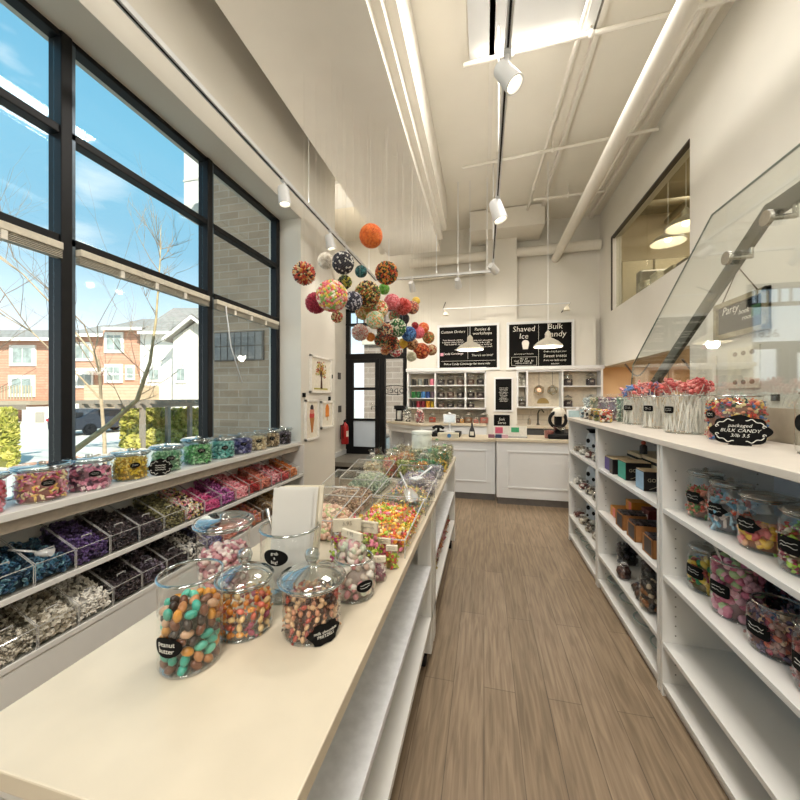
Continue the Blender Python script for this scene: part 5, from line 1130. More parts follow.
# shaved ice cup drawing
ic = MB().prism([(-.045, 0), (.045, 0), (.065, .11), (-.065, .11)], .002, 'y', 7.127); ic.v = [(v[0] + .77, v[1], v[2] + 2.46) for v in ic.v]; ic.ball((.77, 7.129, 2.58), (.065, .003, .055)); ic.build('cup_drawing', CHALKW, br_, world=True)
ck = MB().box(-.85, -.79, 7.127, 7.129, 2.37, 2.43); ck.build('chalk_square', mat('#c98a9a', .8), bl_, world=True)
board('tall black menu board with coloured rows on the pillar', at(495.5, Y=7.15).x, at(511.5, Y=7.15).x, at(503, 410, Y=7.15).z, at(503, 379, Y=7.15).z, 7.16, [('\n'.join(['caramel apple', 'cotton candy', 'sour cherry', 'blue raspberry', 'lemon lime', 'watermelon', 'root beer', 'bubble gum', 'tropical punch', 'green apple']), .5, .5, .030)], .03)
board('small square black chalkboard under the menu on the pillar', at(494.5, Y=7.15).x, at(509, Y=7.15).x, at(503, 428, Y=7.15).z, at(503, 415.5, Y=7.15).z, 7.16, [('Soft\nServe', .5, .55, .07)], .012, BLACKM)
# left wall art
def wall_art(lab, ya, yb, z0, z1, art):
    x = XW; t = thing('framed_picture', lab, 'picture', (x, (ya + yb) / 2, z0)); f_ = .025
    m = MB().box(x + .002, x + .025, ya, yb, z0, z0 + f_).box(x + .002, x + .025, ya, yb, z1 - f_, z1).box(x + .002, x + .025, ya, ya + f_, z0, z1).box(x + .002, x + .025, yb - f_, yb, z0, z1)
    m.build('frame', mat('#f2efe8', .4), t, world=True); B(x + .002, x + .012, ya + f_, yb - f_, z0 + f_, z1 - f_).build('paper', mat('#ebe4d4', .8), t, world=True)
    art(t, x + .013, (ya + yb) / 2, z0, z1, yb - ya)
def tree_art(t, x, yc, z0, z1, w_):
    rnd = random.Random(4); tk = MB(); h = z1 - z0; b = z0 + h * .12
    tk.tube([(x, yc, b), (x, yc + .005, b + h * .22), (x, yc, b + h * .4)], [.018, .012, .010], 6)
    lv = {c: MB() for c in ('#a8b04a', '#c86a3c', '#d8b04a', '#7a3a2c')}
    for k in range(11):
        a = PI * (k + .5) / 11; L = h * rnd.uniform(.22, .36); e = (x, yc + math.cos(a) * L * .75, b + h * .36 + math.sin(a) * L)
        tk.tube([(x, yc, b + h * .3), (x, yc + math.cos(a) * L * .3, b + h * .38 + math.sin(a) * L * .5), e], [.006, .004, .002], 4)
        for j in range(9):
            c = rnd.choice(list(lv)); q = (x + .002, e[1] + rnd.uniform(-.05, .05), e[2] + rnd.uniform(-.06, .04)); lv[c].ball(q, (.003, .012, .010), n=6, k=4)
    tk.build('painted_trunk', mat('#4a2c1c', .8), t, world=True)
    for c, mb in lv.items(): mb.build('painted_leaves', mat(c, .8), t, world=True)
    B(x - .001, x + .002, yc - w_ * .32, yc + w_ * .32, b - .012, b + .006).build('painted_grass', mat('#a8a03a', .8), t, world=True)
def cone_art(t, x, yc, z0, z1, w_):
    h = z1 - z0
    MB().prism([(yc - .012, z0 + h * .18), (yc + .012, z0 + h * .18), (yc + .055, z0 + h * .55), (yc - .055, z0 + h * .55)], .004, 'x', x).build('painted_cone', mat('#b8783c', .8), t, world=True)
    MB().ball((x, yc, z0 + h * .60), (.005, .062, .055)).build('painted_scoop', mat('#c8403c', .7), t, world=True)
    MB().ball((x, yc, z0 + h * .70), (.006, .055, .045)).build('painted_scoop', mat('#d8907a', .7), t, world=True)
    MB().ball((x, yc, z0 + h * .79), (.006, .042, .04)).build('painted_scoop', mat('#2c2028', .7), t, world=True)
def pop_art(t, x, yc, z0, z1, w_):
    h = z1 - z0; B(x, x + .004, yc - .05, yc + .05, z0 + h * .42, z0 + h * .74).ball((x + .002, yc, z0 + h * .74), (.003, .05, .05)).build('painted_popsicle', mat('#d8822c', .8), t, world=True)
    B(x, x + .003, yc - .01, yc + .01, z0 + h * .28, z0 + h * .42).build('painted_stick', mat('#c8a878', .8), t, world=True)
def yz(px, py): p_ = at(px, py, X=XW); return p_
wall_art('white framed picture of a candy tree on the cream wall', yz(309, 360).y, yz(330, 360).y, yz(319, 393).z, yz(319, 356.5).z, tree_art)
wall_art('white framed picture of an ice cream cone on the cream wall', yz(304, 400).y, yz(317.5, 400).y, yz(310, 440).z, yz(310, 399.5).z, cone_art)
wall_art('white framed picture of an orange popsicle on the cream wall', yz(320, 400).y, yz(332, 400).y, yz(326, 428).z, yz(326, 401).z, pop_art)
for px, py, wd in ((303.5, 395, 'left of the candy tree picture'), (329, 398.5, 'under the candy tree picture'), (331, 376.5, 'right of the candy tree picture')):
    q = yz(px, py); tag(B(0, .012, -.03, .03, -.025, .025).build('price_card', CHALK, loc=(XW + .001, q.y, q.z)), 'tiny black price card ' + wd, 'card')
for px, py, wd, h in ((339, 376, 'dark wall switch highest beside the entrance', .07), (339.5, 409, 'grey wall switch above the fire extinguisher', .07)):
    q = at(px, py, X=-2.98); tag(B(0, .015, -.07, .07, -h, h).build('wall_switch', mat('#4a4642', .5), loc=(-2.98, q.y, q.z)), wd, 'switch')
q = at(340, 432, X=-2.98); t = thing('fire_extinguisher', 'red fire extinguisher hanging on the wall beside the door', 'fire extinguisher', (-2.87, q.y, q.z - .25))
MB().lathe([(0, 0), (.07, 0), (.078, .015), (.078, .36), (.06, .41), (.025, .44), (.022, .46), (0, .46)], n=24).build('cylinder', mat('#a81e1c', .3), t, smooth='a')
MB().box(-.02, .02, -.03, .06, .46, .50).tube([(0, -.02, .50), (0, .10, .53)], .008, 6).build('valve', BLACKM, t); MB().tube([(0, -.03, .48), (0, -.11, .40), (0, -.10, .12)], .011, 8).build('hose', BLACKM, t, smooth=True)
MB().lathe([(.0795, .16), (.0795, .28)], n=16, a0=-.8, a1=.8).build('label', mat('#e8e0d0', .6), t); B(-.09, -.07, -.03, .03, .1, .4).build('wall_bracket', BLACKM, t)

# ---- small canisters on the wall shelves
def canister(name, lab, x, y, z, r, h, col, kind='tin', group=None):
    t = thing(name, lab, 'jar' if kind != 'tin' else 'tin', (x, y, z), group=group)
    if kind == 'tin':
        MB().lathe([(0, 0), (r, 0), (r, h * .86), (0, h * .86)], n=16).build('body', mat(col, .4), t, smooth='a'); MB().lathe([(0, h * .86), (r * 1.04, h * .86), (r * 1.04, h), (0, h)], n=16).build('lid', mat(col, .3, var=.2), t, smooth='a')
    else:
        MB().lathe([(0, .002), (r, .002), (r, h * .72), (r * .8, h * .8)], n=18).build('glass_body', G_JAR, t, smooth=True)
        MB().lathe([(r * .86, h * .78), (r * .9, h * .82), (r * .3, h * .96), (r * .15, h * 1.02), (0, h * 1.04)], n=18).build('lid', mat('#8a867c', .3, .4), t, smooth=True)
        tag(MB().lathe([(0, .004), (r * .94, .004), (r * .94, h * .5), (r * .5, h * .56), (0, h * .56)], n=14).build('contents', mat(col, .6, var=.5, scale=90), t, smooth='a'), kind='stuff')
        B(-r * .35, r * .35, -r - .002, -r, h * .26, h * .40).build('label_tag', mat('#8f8a80', .8), t)
    return t
cols = [(-1.515, -.955, 4), (-.955, -.355, 3), (-.355, .03, 2)]; zr = [(1.79, 'top'), (1.53, 'middle'), (1.335, 'bottom')]
tins = [['#26241f', '#8a8f88', '#232220', '#d8788c'], ['#2f7a3c', '#1f5a34', '#3f78b0', '#23407a', '#6a5a66'], ['#2a2a2a', '#9a2c3c', '#7a2430', '#d8982c', '#c0a02c']]
tn = [['black', 'grey', 'black and white', 'pink'], ['green', 'dark green', 'sky blue', 'navy', 'mauve'], ['black', 'red', 'maroon', 'amber', 'mustard']]
for ri, (z, rn) in enumerate(zr):
    n_ = len(tins[ri])
    for k in range(n_): canister('tea_tin', '%s tin on the %s row of the left wall shelf' % (tn[ri][k], rn), -1.46 + (.50 / n_) * (k + .4), 7.24, z, .044, .13, tins[ri][k], group='coloured tins on the wall shelf')
for ci, (a, b, n_) in enumerate(cols[1:]):
    for ri, (z, rn) in enumerate(zr):
        for k in range(n_):
            if ri == 2 and ci == 1 and k == 1: continue
            hh = .21 if ri < 2 else .15; co_ = ['#2a1c18', '#33231c', '#5a4034', '#241a1a', '#3c2c28'][(k + ri + ci * 2) % 5]
            canister('glass_canister', 'dark sweets canister, %s row, %s column of the left wall shelf, %s' % (rn, ('second', 'last')[ci], ('left', 'right', 'far right')[k] if n_ == 2 or k != 1 else 'centre'), a + (b - a) * (k + .55) / (n_ + .1), 7.24, z, .075, hh, co_, 'glass', group='glass canisters on the wall shelves')
for i, (x, z, h, c, wd) in enumerate(((1.54, 1.76, .24, '#2c2024', 'left canister of the top row'), (1.93, 1.76, .24, '#2c2024', 'right canister of the top row'), (1.54, 1.365, .22, '#3a2a2a', 'left canister of the lower row'), (1.93, 1.365, .22, '#332528', 'right canister of the lower row'), (.71, 1.365, .2, '#4a3c30', 'single canister in the narrow column'), )):
    canister('glass_canister', 'dark filled glass canister on the right wall shelf, ' + wd, x, 7.24, z, .085, h, c, 'glass', group='glass canisters on the right wall shelf')
for k in range(2): canister('glass_canister', 'empty looking clear canister on the narrow top shelf, ' + ('left', 'right')[k], .675 + .075 * k, 7.24, 1.76, .033, .2, '#cfc8b8', 'glass', group='clear canisters on the narrow shelf')
GLOW = emit('globe_glow', '#ffb890', 2.2)
for px, wd in ((539, 'left'), (552.5, 'right')):
    c = at(px, 390, Y=7.22); t = thing('globe_lamp', wd + ' faceted glass globe lamp glowing in the right wall shelf', 'lamp', tuple(c), group='globe lamps in the wall shelf')
    g = MB(); V_, F_ = I1; g.add((V_ * .10).tolist(), F_); g.build('globe', G_RIM, t); MB().ball((0, 0, 0), .04).build('bulb', GLOW if wd == 'left' else mat('#efe0d0', .3), t, smooth=True)
    e_ = MB()
    bm = bmesh.new(); bmesh.ops.create_icosphere(bm, subdivisions=1, radius=.102)
    for ed in bm.edges: e_.tube([tuple(v.co) for v in ed.verts], .003, 4)
    bm.free(); e_.build('frame', mat('#b09a70', .3, .8), t); MB().tube([(0, 0, .10), (0, 0, 2.03 - c.z)], .003, 5).build('cord', BLACKM, t)
# ledge things on the back counter: jars, tablet, plant etc.
for i, (px, r, h, col, wd) in enumerate(((432.5, .075, .19, '#b04a34', 'red jar of sweets'), (448, .05, .12, '#caa27c', 'small peach box jar'), (458, .06, .16, '#5a3a34', 'dark berry jar'), (462, .05, .13, '#e0a060', 'orange jar'), (468.5, .085, .20, '#7a5a44', 'brown jar with white tag'), (476, .05, .12, '#c87a70', 'rose jar'), (484, .085, .21, '#b06a60', 'red striped jar by the pillar'))):
    p_ = at(px, 422, Y=7.15); canister('glass_canister', wd + ' on the back counter under the left wall shelf', p_.x, 7.12, 1.04, r, h, col, 'glass')
t = thing('faucet', 'curved brass faucet at the sink on the right back counter', 'faucet', (at(538, 415, Y=7.2).x, 7.2, 1.02)); MB().tube([(0, 0, 0), (0, 0, .22), (.02, -.03, .28), (.06, -.07, .29), (.09, -.1, .24)], .014, 8).build('spout', DSTEEL, t, smooth=True); MB().lathe([(0, 0), (.03, 0), (.03, .02), (0, .02)], n=14).build('base', DSTEEL, t)
t = thing('soap_dispenser', 'small steel soap dispenser beside the faucet', 'dispenser', (at(529, 417, Y=7.2).x, 7.2, 1.02)); MB().lathe([(0, 0), (.03, 0), (.03, .10), (.012, .12), (0, .12)], n=14).build('bottle', STEEL, t, smooth='a'); MB().tube([(0, 0, .12), (0, 0, .17), (.05, 0, .17)], .006, 6).build('pump', STEEL, t)
q = at(543, 403.5, Y=7.36); tag(MB().lathe([(0, 0), (.11, 0), (.11, .02), (0, .02)], n=24, a0=0, a1=PI, axis='y').build('wall_ornament', mat('#a8905c', .4, .5), loc=(q.x, 7.36, q.z)), 'small brass half round ornament on the tiled wall over the sink', 'ornament')
# tablets on stands
def tablet(lab, x, y, z, w_, h_, rz, col='#9aa8ae', stand=.18):
    t = thing('point_of_sale_tablet', lab, 'tablet', (x, y, z), rz)
    MB().lathe([(0, 0), (.09, 0), (.09, .012), (.02, .02), (.016, stand), (0, stand)], n=20).build('stand', WHITE, t, smooth='a')
    R_ = Matrix.Rotation(-.25, 3, 'X'); c = Vector((0, -.01, stand + h_ / 2))
    MB().obox(c, (w_, .022, h_), R_).build('bezel', WHITE, t, bevel=.006); MB().obox(c + R_ @ Vector((0, -.013, 0)), (w_ * .84, .002, h_ * .78), R_).build('screen', mat(col, .15, spec=.6), t)
    MB().lathe([(0, 0), (.03, 0), (.012, .03), (0, .03)], (0, 0, stand + h_), 14).build('topper', WHITE, t); return t
p_ = at(450.5, 430, Z=1.0); tablet('white framed tablet till on a white stand, left counter', p_.x, 5.78, .985, .20, .15, .1, stand=.14)
tag(B(-.22, .22, -.19, .19, 0, .065).build('cash_drawer', BLACKM, loc=(at(447, 436, Y=5.78).x, 5.80, .92), bevel=.004), 'black cash drawer under the left tablet till', 'cash drawer')
tag(B(-.20, .12, -.08, .08, 0, .07).build('leaflet_box', mat('#cfc9b4', .6), loc=(-.50, 5.56, .92), bevel=.003), 'cream box with a blue oval sticker in front of the cash drawer', 'box')
tag(MB().lathe([(0, 0), (.03, 0), (.03, .003), (0, .003)], n=20, axis='y').build('round_sticker', mat('#3f78b0', .5), loc=(-.52, 5.476, .955)), 'blue oval sticker on the cream box', 'sticker')
t = thing('bottle', 'dark pointed bottle with white label on the left counter', 'bottle', (at(472, 436, Y=5.7).x, 5.7, .92)); MB().lathe([(0, 0), (.05, 0), (.052, .02), (.04, .11), (.018, .16), (.012, .22), (0, .23)], n=18).build('body', mat('#1c1c20', .3), t, smooth='a'); MB().lathe([(.051, .03), (.044, .09)], n=12, a0=-2.3, a1=-.9).build('label', mat('#d8d4c8', .7), t)
t = thing('card_reader', 'black telephone and card reader behind the white canister', 'card reader', (-.72, 5.75, .92)); B(-.10, .10, -.10, .10, 0, .06).build('body', BLACKM, t, bevel=.01); MB().tube([(-.09, 0, .12), (-.04, 0, .15), (.04, 0, .15), (.09, 0, .12)], .025, 8).build('handset', BLACKM, t, smooth=True); B(-.02, .02, -.02, .02, .06, .13).build('cradle', BLACKM, t)
# things on the angled side counter
def pc(dx, dy=0, z=1.10): v = cc + R0 @ Vector((dx, dy, 0)); return (v.x, v.y, z)
R0 = Matrix.Rotation(math.radians(-42), 3, 'Z')
t = thing('coffee_grinder', 'black machine with white cup at the left end of the side counter', 'machine', pc(-.38)); B(-.08, .08, -.07, .07, 0, .03).box(-.08, .08, .02, .08, .03, .22).box(-.09, .09, -.08, .08, .22, .29).build('body', BLACKM, t, bevel=.006); MB().lathe([(0, 0), (.04, 0), (.045, .16), (0, .16)], (0, -.03, .032), 16).build('cup', mat('#d8d8d4', .4), t, smooth='a')
jar('candy_jar', 'round glass jar of black and cream candy on the side counter', *pc(-.14), .085, .19, 'cookie', 'dome'); fill('candy', 'black and cream candies in the round jar on the side counter', *pc(-.14, z=1.103), .084, .15, .014, 'bw', 'egg', 81)
jar('candy_jar', 'round glass jar of red striped candy on the side counter', *pc(.24), .085, .17, 'cookie', None); fill('candy', 'red and white striped candies in the jar on the side counter', *pc(.24, z=1.103), .084, .17, .014, ['#c84a54', '#ece0d8', '#b08a90'], 'log', 82, heap=.06)
tag(B(-.02, .02, -.16, .16, 0, .14).build('napkin_holder', mat('#e0dacb', .5), loc=pc(.06, .08), bevel=.01), 'white napkin holder between the two jars on the side counter', 'holder')
# right counter things
t = thing('leaflet_stand', 'clear leaflet stand with pink and green cards on the right counter', 'stand', (at(507, 432, Y=5.5).x, 5.5, .95)); B(-.20, .28, 0, .012, 0, .17).build('backing', mat('#e8e4da', .5), t); B(-.17, -.06, -.006, 0, .06, .15).build('pink_card', mat('#d8607c', .6), t); B(.06, .17, -.006, 0, .08, .15).build('green_card', mat('#3fa070', .6), t); B(-.2, .28, -.05, 0, 0, .02).build('base', G_EDGE, t)
for i, (dx, c, wd) in enumerate(((-.22, '#8a5a6a', 'plum'), (-.12, '#2c3a5c', 'navy'), (-.03, '#c8a0a8', 'pink'))): tag(B(-.045, .045, -.03, .03, 0, .05).build('card_stack', mat(c, .6), loc=(at(507, 432, Y=5.4).x + dx, 5.40, .95), bevel=.003), wd + ' stack of cards in front of the leaflet stand', 'cards')
t = thing('ice_shaver', 'black ice shaving machine on the right counter', 'machine', (at(559, 433, Y=5.55).x, 5.55, .95)); B(-.17, .17, -.13, .13, 0, .07).build('base', BLACKM, t, bevel=.02); B(-.05, .05, .03, .11, .07, .33).build('column', BLACKM, t, bevel=.02)
MB().torus(.11, .024, (-.02, -.02, .27), 24, 8, axis='y').build('flywheel', BLACKM, t, smooth=True); MB().lathe([(0, 0), (.09, 0), (.10, .05), (.07, .11), (0, .13)], (0, .03, .32), 20).build('hopper', mat('#e2ddd0', .4), t, smooth='a'); MB().lathe([(0, 0), (.06, 0), (.09, .10)], (.0, -.03, .075), 20).build('bowl', G_RIM, t, smooth=True)
t = thing('plastic_tub', 'clear tub of red and brown toppings beside the ice shaver', 'tub', (at(549, 436, Y=5.5).x, 5.5, .95)); MB().lathe([(0, .002), (.06, .002), (.075, .16)], n=20).build('tub', G_JAR, t, smooth=True); tag(MB().lathe([(0, .006), (.058, .006), (.068, .11), (0, .12)], n=16).build('contents', mat('#8a4a44', .6, var=.5, scale=80), t), kind='stuff')
tablet('pale blue screened tablet till on a stand at the right counter', at(577, 430, Y=5.7).x, 5.65, .95, .30, .20, -.1, '#9fb6ba', .22)

# ================================================================== RIGHT WALL AND MEZZANINE
y0, y1 = at(772, 300, X=XR).y, at(718, 300, X=XR).y; z0, z1 = 2.07, 2.40
t = thing('framed_chalkboard', 'black chalkboard in a weathered wood frame hanging behind the stair glass', 'chalkboard', (XR, (y0 + y1) / 2, z0)); WD = mat('#8f8468', .8, var=.25, scale=18)
B(XR - .02, XR - .008, y0, y1, z0, z1).build('slate', CHALK, t, world=True); f_ = .045
MB().box(XR - .04, XR - .002, y0, y1, z1 - f_, z1).box(XR - .04, XR - .002, y0, y1, z0, z0 + f_).box(XR - .04, XR - .002, y0, y0 + f_, z0, z1).box(XR - .04, XR - .002, y1 - f_, y1, z0, z1).build('frame', WD, t, world=True, bevel=.003)
MB().tube([(XR - .03, y0 + .10, z1), (XR - .01, (y0 + y1) / 2 + .03, z1 + .26), (XR - .03, y1 - .12, z1)], .005, 5).build('rope', mat('#5a4c3a', .9), t, world=True)
m = text_mb('Party', .10, depth=.0005, font_shear=.3); place(m, facing('-x', (XR - .022, y1 - .20, z1 - .085))); tm = text_mb('book the\nroom', .06, depth=.0005, font_shear=.3); place(tm, facing('-x', (XR - .022, y0 + .22, z1 - .16))); m.add(tm.v, tm.f); m.build('lettering', CHALKW, t, world=True)
B(XR - .024, XR - .021, y0 + .08, y0 + .18, z0 + .13, z0 + .22).build('green_note', mat('#2c5a34', .8), t, world=True)
ya, yb = at(761, 370, X=XR).y, at(729, 370, X=XR).y; t = thing('wall_notice', 'pale notice with small printed drawings under the framed chalkboard', 'notice', (XR, (ya + yb) / 2, 1.6))
za, zb = at(745, 388, X=XR).z, at(745, 347, X=XR).z
B(XR - .012, XR - .001, ya, yb, za, zb).build('paper', mat('#e2dccb', .7), t, world=True); m = MB()
for r in range(2):
    for k in range(3): m.ball((XR - .013, yb - .10 - k * .10, zb - .05 - r * (zb - za - .1)), (.002, .03, .02), n=8, k=6)
m.build('printed_drawings', mat('#8a7a64', .8), t, world=True)
tag(B(XR - .012, XR - .001, 3.2, 3.27, 1.52, 1.57).build('price_card', CHALK), 'tiny black card on the wall right of the notice', 'card')
q = at(702, 372, X=XR - .01); tag(B(-.012, 0, -.16, .16, -.24, .24).build('access_panel', mat('#e0d9cb', .6), loc=(XR - .001, at(707, 372, X=XR).y, 1.70)), 'flush pale access panel left of the notice', 'panel')
# mezzanine kitchen
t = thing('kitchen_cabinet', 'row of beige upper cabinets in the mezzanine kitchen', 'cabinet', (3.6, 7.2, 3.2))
B(2.35, 4.9, 7.02, 7.39, 3.15, 3.95).build('carcass', mat('#8f8468', .6), t, world=True)  # darkened to paint the shade in the door gaps and underneath
for k in range(5): d_ = B(2.375 + .505 * k, 2.845 + .505 * k, 6.985, 7.02, 3.17, 3.93).build('door', mat('#d2c6a6', .5), t, world=True, bevel=.004)
t = thing('kitchen_counter', 'mezzanine kitchen counter under the beige cabinets', 'counter', (3.6, 7.1, 2.22)); B(2.35, 4.9, 6.85, 7.39, 2.22, 3.08).build('base', mat('#b8ac90', .6), t, world=True); B(2.33, 4.9, 6.8, 7.39, 3.08, 3.12).build('worktop', mat('#8a8270', .4), t, world=True)
t = thing('steel_mixer', 'stainless steel mixing machine at the mezzanine opening', 'machine', (2.62, 6.3, 2.22)); B(-.22, .22, -.25, .25, 0, .95).build('base', mat('#9a968a', .3, .8), t, bevel=.02); MB().lathe([(0, .95), (.22, .95), (.25, 1.0), (.25, 1.12), (.2, 1.14), (.2, 1.02), (0, 1.0)], n=28).build('drum', STEEL, t, smooth='a'); B(-.2, .2, .1, .26, 1.0, 1.36).build('head', mat('#8a867c', .3, .7), t, bevel=.03)
for i, (x, y, w_, h_, c, wd) in enumerate(((2.45, 5.75, .22, .36, '#e0dccc', 'white paper sack'), (2.46, 5.35, .24, .30, '#9a957f', 'grey storage box'), (2.44, 5.0, .2, .26, '#6a6354', 'dark box'), (2.47, 4.62, .22, .42, '#3c362f', 'tall black box'))):
    tg = thing('storage_box', wd + ' standing at the mezzanine opening', 'box', (x, y, 2.95)); B(-.1, .1, -w_ / 2, w_ / 2, 0, h_).build('body', mat(c, .6, var=.2), tg, bevel=.008); B(-.105, .105, -w_ / 2 - .005, w_ / 2 + .005, h_ - .04, h_).build('lid', mat(c, .5, var=.1), tg, bevel=.004)
tag(B(2.3, 2.62, 4.45, 5.98, 2.22, 2.95).build('low_cabinet', mat('#bcae8c', .6), bevel=.004), 'low beige cabinet behind the mezzanine parapet', 'cabinet')
mp_ = MB()
for a, b in (((2.4, 5.2, 4.6), (4.8, 5.2, 4.6)), ((3.2, 4.2, 4.7), (3.2, 7.3, 4.7)), ((2.4, 6.4, 4.62), (4.8, 6.4, 4.62))): mp_.tube([a, b], .05, 10)
tag(mp_.build('ceiling_pipe', mat('#9a8f74', .6), smooth='a'), 'crossing pipes under the mezzanine kitchen ceiling', 'pipe', kind='stuff')
# lower kitchen wall below the mezzanine: peach wall, cabinets
struct(B(4.2, 4.3, 4.4, 7.4, 0, 2.1).box(2.14, 4.3, 7.36, 7.399, 0, 2.1).box(2.3, 4.3, 4.38, 4.42, 0, 2.1).build('wall_kitchen', mat('#e0bf94', .8, var=.02, scale=3)), 'warm peach kitchen wall under the mezzanine')
for x, wd in ((2.45, 'left'), (2.9, 'right')):
    q = MB().tube([(-.16 + .04 * k, 0, .06 * math.cos(k * PI / 8) ** 2 - .12 * math.sin(k * PI / 8)) for k in range(9)], .012, 6)
    tag(q.build('hanging_cable', mat('#5a4c3c', .6), loc=(x - .25, 5.9 if wd == 'left' else 5.3, 1.98), smooth=True), 'drooping dark cable under the mezzanine edge, %s one' % wd, 'cable')
t = thing('wall_lamp', 'brown round shade seen under the mezzanine behind the lollipops', 'lamp', (2.6, 5.9, 1.72)); MB().lathe([(.16, 0), (.13, .06), (.05, .09), (0, .09)], n=24).build('shade', mat('#7a4a2c', .5), t, smooth='a'); MB().tube([(0, 0, .09), (0, 0, .38)], .005, 5).build('cord', BLACKM, t)

# ================================================================== TOP OF THE RIGHT SHELVES
TZ = 1.33
def lolly_jar(lab, cx, cy_, R, H, pal, n_, seed, words_, tagang):
    jar('lollipop_jar', lab, cx, cy_, TZ, R, H, 'straight', None, tagang, .034, .62, label_shape='box', n=36)
    rng = np.random.default_rng(seed); base = None
    for i in range(n_):
        a = rng.random() * 2 * PI; r = R * .80 * math.sqrt(rng.random()); rb_ = R * .7 * math.sqrt(rng.random()); ab = rng.random() * 6.28
        hx, wd = pal[int(rng.integers(0, len(pal)))]
        b_ = Vector((rb_ * math.cos(ab), rb_ * math.sin(ab), .012)); tp = Vector((r * 1.45 * math.cos(a), r * 1.45 * math.sin(a), H + rng.uniform(.005, .075)))
        t = thing('lollipop', '%s lollipop standing in the %s' % (wd, words_), 'lollipop', (cx + b_.x, cy_ + b_.y, TZ + b_.z), group='lollipops in the ' + words_)
        d_ = tp - b_; MB().tube([(0, 0, 0), tuple(d_)], .0022, 5).build('stick', mat('#ece7dc', .5), t)
        pp = [(rng.normal(size=3) * .010) for k in range(8)]; swarm('candy_head', 'ball', [(d_.x + p_[0], d_.y + p_[1], d_.z + .012 + p_[2]) for p_ in pp], .0085, [hx], parent=t, seed=seed * 50 + i)
red = [('#c8605a', 'coral red'), ('#d88c84', 'rose'), ('#b04a48', 'deep red')]
lolly_jar('big glass jar packed with white sticks and coral lollipops, beside the candy sign', 1.195, 2.515, .108, .23, red, 46, 1, 'big jar beside the candy sign', toward_cam(1.195, 2.515, -.8))
lolly_jar('middle glass jar of lollipops with mauve and red heads', 1.20, 2.88, .095, .225, red[:2] + [('#7a6a8a', 'mauve')], 32, 2, 'middle lollipop jar', toward_cam(1.2, 2.88, -.6))
lolly_jar('glass jar of pink and blue lollipops farthest from the camera', 1.19, 3.25, .09, .215, [('#e07a78', 'pink'), ('#6a8ac0', 'blue'), ('#e0a0a0', 'pale pink')], 28, 3, 'farthest lollipop jar', toward_cam(1.19, 3.25, -.5))
stk = MB(); rnd = random.Random(5)
for (cx_, cy_, R_1, n_) in ((1.195, 2.515, .10, 90), (1.20, 2.88, .085, 60), (1.19, 3.25, .08, 50)):
    sm_ = MB()
    for k in range(n_): a = rnd.random() * 6.28; b = a + rnd.uniform(-.5, .5); sm_.tube([(R_1 * .93 * math.cos(a), R_1 * .93 * math.sin(a), .01), (R_1 * .9 * math.cos(b), R_1 * .9 * math.sin(b), .19 + rnd.uniform(-.02, .02))], .0024, 4)
    tag(sm_.build('lollipop_sticks', mat('#ece7dc', .5), loc=(cx_, cy_, TZ + .002)), 'mass of white lollipop sticks packed round the %s jar' % {90: 'big', 60: 'middle', 50: 'farthest'}[n_], 'sticks', kind='stuff')
# big candy jar with the sign
jar('candy_jar', 'wide glass jar of bright mixed sour candies behind the scalloped sign', 1.245, 2.15, TZ, .118, .225, 'cookie', None, toward_cam(1.245, 2.15, -.95), .034, .58, label_shape='oval', n=48)
fill('candy', 'bright red yellow blue and green candies filling the wide jar behind the sign', 1.245, 2.15, TZ + .003, .117, .185, .0125, ['#c83a2c', '#e8b83c', '#2f6aa8', '#d8642c', '#b03040', '#e8d8a0', '#2c4a3a', '#e0906a'], 'wrap', 91)
scallop_sign('scalloped black sign with white scrolls reading packaged bulk candy', (1.125, 1.915, TZ), math.radians(-31), .195, .135, ['packaged', 'BULK CANDY', '3/lb 3.5'], .0215)
jar('paper_bag_jar', 'tall glass jar labelled grab and bag at the right edge', 1.255, 1.66, TZ, .088, .235, 'cookie', None, toward_cam(1.255, 1.66, -.55), .062, .52, 'grab\n&\nBAG', tsize=.026, n=40)
tag(B(-.05, .05, -.004, .03, 0, .19).build('paper_bag', mat('#e6dfd0', .7), loc=(1.265, 1.66, TZ + .006)), 'stack of plain paper bags inside the grab and bag jar', 'paper bag')
# little bags and jars at the far end of the top
yy = 3.42
names = [('mint green', ['#b0c8b4', '#d8e0cc', '#7aa08a']), ('white and pink', ['#ece6de', '#c88a98', '#8a8a98']), ('grey and plum', ['#b8b4b0', '#8a6a7a', '#e8e2da']), ('pale cream', ['#e0d8c0', '#c8b890', '#8a9a7a']), ('ice white', ['#e8ece8', '#b8c4c0'])]
for i, (wd, pal) in enumerate(names):
    y = 3.50 + .155 * i
    treat_bag('tall clear bag of %s candies at the back of the white worktop' % wd, (1.20 - .03 * i, y, TZ), .12, .25, pal, rz=-.6, seed=400 + i, s=.012, group='tall candy bags on the white worktop', top='plain', fill_=.86)
jn = [('yellow and red', ['#e0b83c', '#c84a3c', '#e8e0d0']), ('olive and amber', ['#8a8a3c', '#d89a3c', '#3a3a2c']), ('cream and gold', ['#e8e0c8', '#c8a85a', '#8a6a4a']), ('white and brown', ['#e8e4dc', '#7a5a44']), ('blue and white', ['#8aa8b8', '#e8e8e0'])]
for i, (wd, pal) in enumerate(jn):
    y = 3.38 + .16 * i
    jar('small_candy_jar', 'small black tagged jar of %s candy along the worktop edge' % wd, 1.02, y, TZ, .052, .10, 'straight', None, toward_cam(1.02, y, -.3), .022, .5, group='small jars on the white worktop', n=20)
    fill('candy', '%s candies in the small jar on the worktop' % wd, 1.02, y, TZ + .002, .051, .09, .012, pal, 'ball', 420 + i)

